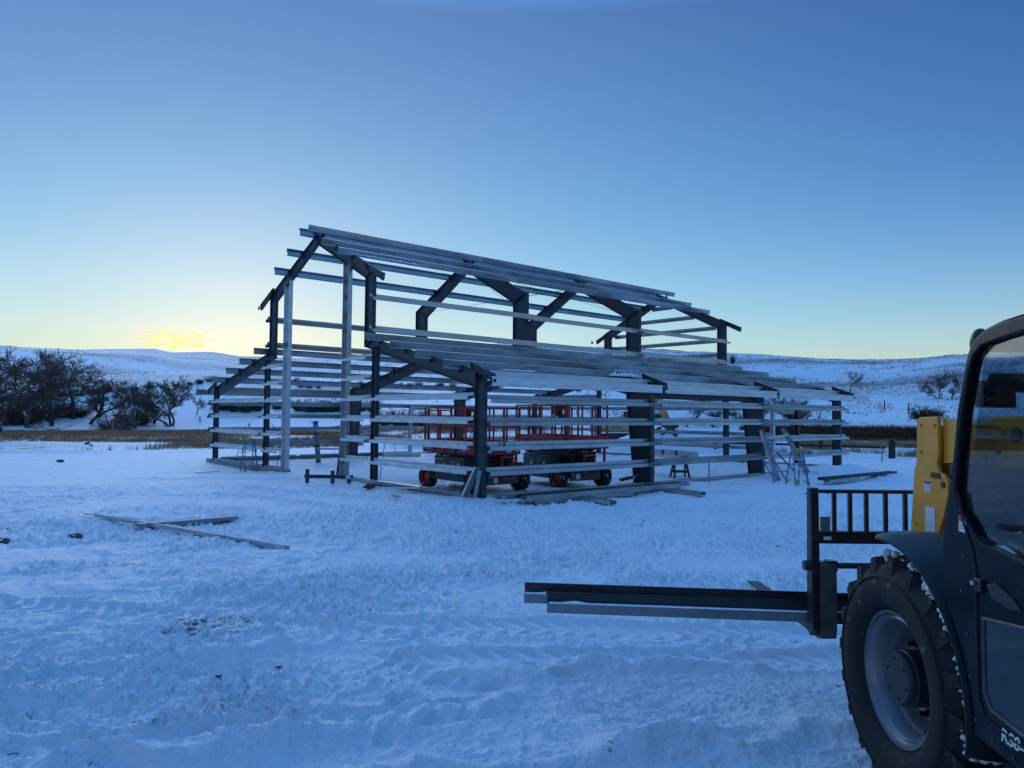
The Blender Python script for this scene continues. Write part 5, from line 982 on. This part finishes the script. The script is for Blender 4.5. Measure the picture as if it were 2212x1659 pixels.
TL = [(-60, 945, 225, 1, 1.1, 'bare tree at the left edge, mostly cut off by the frame'), (14, 938, 200, 1, 1.2, 'tallest bare tree at the far left with several trunks'), (62, 925, 176, 2, 1.25, 'dense bare tree second from the left edge'), (112, 920, 166, 4, 1.3, 'bare tree with a wide crown, third from the left edge'), (158, 905, 146, 0, 1.4, 'bare tree whose crown reaches the hill line, left group'), (205, 902, 118, 2, 1.3, 'bare tree behind the leaning one in the left group'), (192, 916, 84, 3, 1.5, 'leaning bare tree with a bowed trunk left of the creek gap'), (290, 926, 108, 0, 1.25, 'bare tree with low forking limbs, between bush and forked tree'), (372, 921, 118, 1, 1.2, 'forked bare tree standing nearest the left end of the building'), (330, 915, 70, 2, 1.3, 'short bare tree just left of the forked tree'), (425, 897, 40, 0, 1.2, 'low bare tree close to the outer left column'), (35, 915, 120, 4, 1.3, 'thin bare tree deep in the left thicket'), (250, 905, 86, 4, 1.2, 'slim bare tree right of the leaning tree')]
for px, py, h, k, w, lb in TL: plant('bare_tree', TP[k], px, py, h, lb, 'tree', GT, w)
TR_ = [(1497, 905, 66, 1, 1.3, 'bare tree seen behind the middle bay over the snowy heap'), (1704, 938, 92, 2, 1.3, 'large bare tree behind the right end bay, two dark trunks'), (1735, 934, 84, 1, 1.2, 'bare tree just right of the large one behind the end bay'), (1640, 915, 50, 0, 1.2, 'small bare tree between the tapered column and the end bay'), (1836, 848, 46, 0, 1.15, 'lone small bare tree on the right hill above the eave channel'), (2030, 862, 64, 1, 1.1, 'bare tree on the right hill, left of a pair'), (2056, 864, 66, 2, .9, 'bare tree on the right hill beside the cab'), (2048, 957, 34, 4, .9, 'low broken branchy tree left of the yellow boom head')]
for px, py, h, k, w, lb in TR_: plant('bare_tree', TP[k], px, py, h, lb, 'tree', 'bare trees on the right', w)
plant('bush', BP[0], 246, 934, 48, 'tangled leafless bush at the foot of the left trees', 'bush', None, 1.3)
und = [(-20, 925), (20, 918), (52, 915), (92, 908), (128, 902), (165, 900), (10, 900), (70, 896), (130, 888), (290, 918)]
rnd = random.Random(14)
for i, (px, py) in enumerate(und): plant('bush', BP[(0, 2, 0, 0)[i % 4]], px, py, rnd.uniform(30, 60), 'tangled leafless brush filling the gaps between the left creek trees', 'bush', 'undergrowth among the left creek trees', 1.2)
row = [(8, 868), (40, 866), (72, 862), (104, 860), (135, 858), (168, 855), (200, 851), (232, 848), (262, 846), (292, 843), (322, 840), (352, 838), (382, 836), (410, 832)]
rnd = random.Random(4)
for i, (px, py) in enumerate(row): plant('bush', BP[(1, 3, 0)[i % 3]], px, py, rnd.uniform(12, 38) * (1.2 if px < 200 else .6), '%s dark bush from the left in the row above the snowy bank' % ordn(i), 'bush', 'dark bushes above the left snow bank', 1.25)
mid = [(478, 886, 30), (505, 889, 32), (532, 890, 30), (556, 888, 26), (600, 884, 20), (645, 888, 30), (672, 890, 34), (700, 890, 30), (722, 889, 34), (748, 890, 30), (780, 888, 30), (806, 890, 34)]
for i, (px, py, h) in enumerate(mid): plant('bush', BP[(1, 3)[i % 2]], px, py, h, '%s dark bush from the left along the foot of the hill' % ordn(i), 'bush', 'dark bushes at the foot of the middle hill', 1.0)
up = [(430, 830, 14), (452, 824, 16), (650, 836, 14), (668, 838, 16), (688, 838, 12), (640, 822, 8), (845, 834, 14), (862, 836, 14), (884, 836, 12), (905, 834, 14), (950, 836, 14), (978, 835, 12), (1005, 862, 12), (1040, 862, 12), (590, 850, 14), (615, 852, 12), (500, 846, 12), (1130, 868, 10), (1170, 870, 10), (780, 828, 8)]
for i, (px, py, h) in enumerate(up): plant('bush', BP[(3, 0)[i % 2]], px, py, h, 'small dark shrub on the upper snowy slope behind the building', 'bush', 'small shrubs on the upper slope', 1.1)
for i, (px, py, h, w) in enumerate(((835, 918, 40, 1.1), (868, 920, 44, 1.1), (902, 920, 42, 1.1), (936, 918, 36, 1.1))): plant('bush', BP[2], px, py, h, '%s reddish brown thicket from the left behind the far wall doorway' % ordn(i), 'bush', 'reddish thickets beyond the far wall', w)
for i, (px, py, h, w) in enumerate(((1992, 905, 34, 1.0), (2018, 905, 28, 1.1), (1420, 907, 24, 1.2), (1545, 900, 22, 1.4), (1580, 898, 20, 1.3), (1600, 912, 26, 1.2), (1780, 936, 30, 1.2), (1250, 845, 8, 1.3))): plant('bush', BP[(1, 3, 1, 0, 0, 0, 0, 1)[i]], px, py, h, ('dark rounded bush on the slope left of the cab, larger of two', 'smaller dark bush beside the cab pillar', 'dark bush behind the excavator arm', 'wide leafless bush behind the middle bay', 'leafless bush left of the second tapered column', 'leafless bush just right of the second tapered column', 'leafless bush behind the last bay of the side wall', 'lone shrub on the slope above the scissor lifts')[i], 'bush', None, w)
plant('bush', BP[3], 1582, 786, 24, 'thin crooked shrub on the hill crest right of the raised roof', 'bush', None, .38)
# dead branches lying under the left trees
for i, (px, py, px2, py2) in enumerate(((215, 934, 335, 914), (60, 930, 140, 935), (2000, 935, 2048, 957))):
    a, b = hit(px, py, 20), hit(px2, py2, 20); T = FastTubes(); d = b - a; rn = random.Random(i); p = Vector((0, 0, .3))
    for k in range(7): q = d * ((k + 1) / 7) + Vector((rn.gauss(0, .25), rn.gauss(0, .25), .3 + .5 * rn.random())); T.seg(p, q, .12 - .012 * k, .11 - .012 * k, 5); T.seg(q, q + Vector((rn.gauss(0, .8), rn.gauss(0, .8), rn.uniform(.2, 1.0))), .04, .015, 4); p = q
    o = bpy.data.objects.new('fallen_branch', T.mesh('fallen_branch', BARK)); COL.objects.link(o); o.location = a; tag(o, ('snow topped fallen limb below the left creek trees', 'fallen limb low at the far left under the tallest tree', 'fallen branch on the grass left of the yellow boom head')[i], 'branch')
# ---- grass (nobody could count the stems)
def grass(name, pts, hmin, hmax, w, col, seed, label, per=5):
    r = np.random.RandomState(seed); n = len(pts); P = np.repeat(pts, per, axis=0); m = len(P); P = P + np.c_[r.normal(0, .12, (m, 2)), np.zeros(m)]; a = r.uniform(0, 6.28, m); h = r.uniform(hmin, hmax, m); ln = r.normal(0, .22, (m, 2)) * h[:, None]
    dx = np.c_[np.cos(a), np.sin(a)] * w; base = P.copy(); V = np.zeros((m, 3, 3)); V[:, 0, :2] = base[:, :2] - dx; V[:, 1, :2] = base[:, :2] + dx; V[:, 2, :2] = base[:, :2] + ln; V[:, 0, 2] = base[:, 2] - .03; V[:, 1, 2] = base[:, 2] - .03; V[:, 2, 2] = base[:, 2] + h
    me = bpy.data.meshes.new(name); me.vertices.add(m * 3); me.vertices.foreach_set('co', V.astype(np.float32).reshape(-1)); me.loops.add(m * 3); me.loops.foreach_set('vertex_index', np.arange(m * 3, dtype=np.int32)); me.polygons.add(m); me.polygons.foreach_set('loop_start', np.arange(m, dtype=np.int32) * 3); me.update(calc_edges=True)
    me.materials.append(col); o = bpy.data.objects.new(name, me); COL.objects.link(o); return tag(o, label, 'grass', kind='stuff')
GRS = mat('dry_grass', (.44, .22, .12), .9, 0, .35, .4, spec=.1); GRS2 = mat('pale_grass', (.36, .21, .11), .9, 0, .3, .4, spec=.1); GRS3 = mat('dark_reeds', (.11, .055, .04), .9, 0, .3, .3, spec=.1)
def scatter(az0, az1, r0, r1, n, seed, dens):
    r = np.random.RandomState(seed); az = r.uniform(az0, az1, n); rr = np.sqrt(r.uniform(r0 * r0, r1 * r1, n)); x = np.sin(az) * rr; y = np.cos(az) * rr; keep = r.uniform(0, 1, n) < dens(x, y, rr, az); x, y = x[keep], y[keep]; return np.c_[x, y, terrain(x, y)]
d1 = lambda x, y, r, a: sst(.45, .60, fbm(x / 10, y / 5, 205, 4)) * (.12 + .88 * sst(54 - 30 * (a + .6), 62, r)) * (1 - .55 * sst(66, 72, r) * (1 - sst(80, 86, r)))
grass('dry_grass', scatter(-.72, -.20, 52, 108, 34000, 1, d1), .15, .48, .022, GRS, 11, 'brown dry grass along the creek below the left trees')
d2 = lambda x, y, r, a: sst(.42, .6, fbm(x / 7, y / 5, 211, 3))
grass('dry_grass', scatter(-.30, .05, 64, 100, 16000, 2, d2), .2, .6, .022, GRS, 12, 'brown dry grass strip beyond the far wall of the frame')
grass('dry_grass', scatter(.28, .62, 48, 76, 14000, 3, d2), .2, .55, .02, GRS2, 13, 'pale dry grass beyond the wooden fence on the right')
grass('reeds', scatter(.30, .60, 80, 92, 12000, 4, lambda x, y, r, a: r * 0 + .9), .7, 1.3, .03, GRS3, 14, 'dark brown band of reeds at the foot of the right hill')
d3 = lambda x, y, r, a: sst(.52, .72, fbm(x / 10, y / 10, 221, 4)) * .8
grass('hill_grass', scatter(-.72, .70, 120, 420, 26000, 5, d3), .15, .38, .09, GRS2, 15, 'sparse tufts of grass showing through the snow on the hills', 3)
d4 = lambda x, y, r, a: sst(.50, .70, fbm(x / 5, y / 5, 231, 4))
grass('hill_grass', scatter(.10, .66, 95, 260, 22000, 6, d4), .12, .34, .07, GRS, 16, 'brownish tufts of grass on the right hillside', 3)
# ---- snowy heap of earth behind the right bays
def heap(name, cx, cy, rx, ry, h, rz, label, seed, dark=()):
    n = 70; vs = []; c, s = math.cos(rz), math.sin(rz); g = tz(cx, cy); u = np.linspace(-1.15, 1.15, n); U, V = np.meshgrid(u, u, indexing='ij'); rr = np.hypot(U, V); e = np.clip(1 - rr ** 2, 0, 1) ** .8; z = h * e * (.72 + .55 * fbm(U * 1.6 + 5, V * 1.6, seed, 4)) - .12 * (rr > 1)
    for i in range(n):
        for j in range(n): x, y = U[i, j] * rx, V[i, j] * ry; vs.append((x * c - y * s, x * s + y * c, float(z[i, j]) - .08))
    mb = MB(); mb.add(vs, [(i * n + j, (i + 1) * n + j, (i + 1) * n + j + 1, i * n + j + 1) for i in range(n - 1) for j in range(n - 1)]); o = mb.build(name, SNOWC, smooth=True, loc=(cx, cy, g)); tag(o, label, 'snow heap'); return o
hp_ = heap('snow_heap', 13.4, 51.5, 8.0, 3.6, 1.75, .28, 'smooth snow covered heap of earth behind the right half of the frame', 301)
for i, (px, py, r) in enumerate(((1440, 919, .5), (1462, 918, .35), (1452, 926, .45), (1423, 928, .3), (1438, 934, .35), (1455, 935, .6), (1445, 913, .3), (1500, 919, .25), (1560, 921, .22), (1690, 935, .2))):
    q = ray(px, py); t = 48.6 / q.y; o = bpy.data.objects.new('earth_lump', cms[i % 4]); COL.objects.link(o); P = Vector((0, 0, CAMZ)) + q * t; o.location = (P.x, P.y + (.4 if i < 7 else 2.2), P.z); o.scale = (r, r * .6, r * .55); o.rotation_euler = (.4, .5, i); tag(o, 'dark lump of earth sticking out of the snowy heap', 'clod', 'earth lumps in the snowy heap')
# ---- fences
def fpost(px, py, hpx, w, label, group, m=WOOD, name='fence_post'):
    q = hit(px, py, 20); h = hpx / FPX * q.y; mb = MB(); rn = random.Random(int(px)); mb.tube([(0, 0, -.1), (0, 0, h * .5), (rn.gauss(0, .02), 0, h)], [w, w * .95, w * .9], 9); o = mb.build(name, m, smooth=40, loc=tuple(q)); return tag(o, label, 'fence post', group)
P1 = Vector((22.11, 43.3, 0)); mb = MB(); mb.tube([(0, 0, -.1), (.01, 0, .6), (.0, 0, 1.06)], [.19, .18, .17], 12); o = mb.build('fence_post', WOOD, smooth=40, loc=(22.11, 43.3, tz(22.11, 43.3))); tag(o, 'thick dark wooden corner post left of the yellow boom head', 'fence post')
R = empty('rail_fence', (22.0, 43.4, tz(22, 43.4)), 0, 'dark wooden rail fence running left from the thick corner post', 'fence')
for x0, x1, y0, y1 in ((-.2, -6.2, 0, 3.2), (-6.2, -11.6, 3.2, 6.0)): mb = MB(); mb.tube([(x0, y0, .62), (x1, y1, .66)], .07, 8); mb.build('rail', WOOD, R)
for x, y in ((-3.3, 1.7), (-6.2, 3.3), (-8.9, 4.6), (-11.6, 6.1)): mb = MB(); mb.tube([(x, y, -.2), (x + .05, y, 1.0)], .11, 8); mb.build('post', WOOD, R)
mb = MB(); mb.bb(-.03, .03, -.015, .015, -.1, .95); tag(mb.build('survey_stake', STK, loc=(19.65, 39.5, tz(19.65, 39.5))), 'pale wooden stake standing before the rail fence', 'stake')
FL = [(1910.6, 889, 24), (1962.6, 895, 24), (1795, 868, 20), (1745, 862, 18)]
for i, (px, py, h) in enumerate(FL): fpost(px, py, h, .09, '%s thin dark fence post from the left on the right hill slope' % ordn(i), 'thin fence posts on the right slope')
for i, (px, py, h) in enumerate(((538, 924, 10), (726, 940, 12), (663, 939, 16), (706, 941, 12), (432, 912, 12))): fpost(px, py, h, .10, '%s short post from the left beyond the far wall' % ordn(i), 'short posts beyond the far wall')
# ---- excavator behind the frame
EX = empty('excavator', (9.3, 62, tz(9.3, 62)), math.radians(8), 'yellow excavator parked behind the frame with its arm bent to the right', 'excavator')
m = MB()
for y in (-1.2, 1.2):
    pts = [(-1.9, y, .35), (-1.6, y, .08), (1.6, y, .08), (1.9, y, .35), (1.6, y, .72), (-1.6, y, .72)]; m.ext([(p[0], p[2]) for p in pts], (0, y - .25, 0), (1, 0, 0), (0, 0, 1), (0, 1, 0), 0, .5)
    for k in range(16): m.bb(-1.7 + k * .22, -1.6 + k * .22, y - .27, y + .27, .02, .80)
m.bb(-1.0, 1.0, -1, 1, .3, .85); m.build('tracks', BLACK, EX)
m = MB(); m.bb(-2.6, .9, -1.25, 1.25, .95, 1.55); m.bb(-2.6, -.4, -1.2, .1, 1.55, 1.95); h_ = m.build('house', YEL_FAR, EX, bevel=.08)
text('DEERE', .34, (-1.45, -1.262, 1.22), (1, 0, 0), (0, 0, 1), BLACK, h_); m = MB(); m.bb(-2.62, .92, -1.262, -1.252, 1.10, 1.14); m.build('stripe', BLACK, h_)
m = MB(); m.bb(-.30, .95, -1.22, -.25, 1.55, 2.60); m.build('cab', DARKG, EX, bevel=.12); m = MB(); m.bb(-.34, .98, -1.24, -.22, 2.56, 2.66); m.build('cab_roof', BLACK, EX, bevel=.03)
m = MB(); m.ext([(.3, 1.5), (.7, 1.3), (2.0, 3.2), (3.2, 3.9), (3.0, 4.25), (1.7, 3.75)], (0, .1, 0), (1, 0, 0), (0, 0, 1), (0, 1, 0), 0, .42); m.build('boom', YEL_FAR, EX)
m = MB(); m.ext([(2.8, 4.1), (3.3, 4.2), (3.9, 2.6), (4.5, .9), (4.2, .9), (3.4, 2.4)], (0, .14, 0), (1, 0, 0), (0, 0, 1), (0, 1, 0), 0, .34); m.build('stick', YEL_FAR, EX)
m = MB(); m.ext([(4.1, 1.0), (4.6, 1.0), (4.9, .4), (4.4, -.1), (3.8, .1), (3.6, .6)], (0, -.2, 0), (1, 0, 0), (0, 0, 1), (0, 1, 0), 0, 1.0); m.build('bucket', BLACK, EX)
m = MB(); m.tube([(1.0, 0, 1.5), (1.9, 0, 2.9)], .07, 8); m.tube([(2.1, .3, 3.9), (2.9, .3, 4.25)], .06, 8); m.build('hydraulic_cylinder', BLACK, EX) if False else None
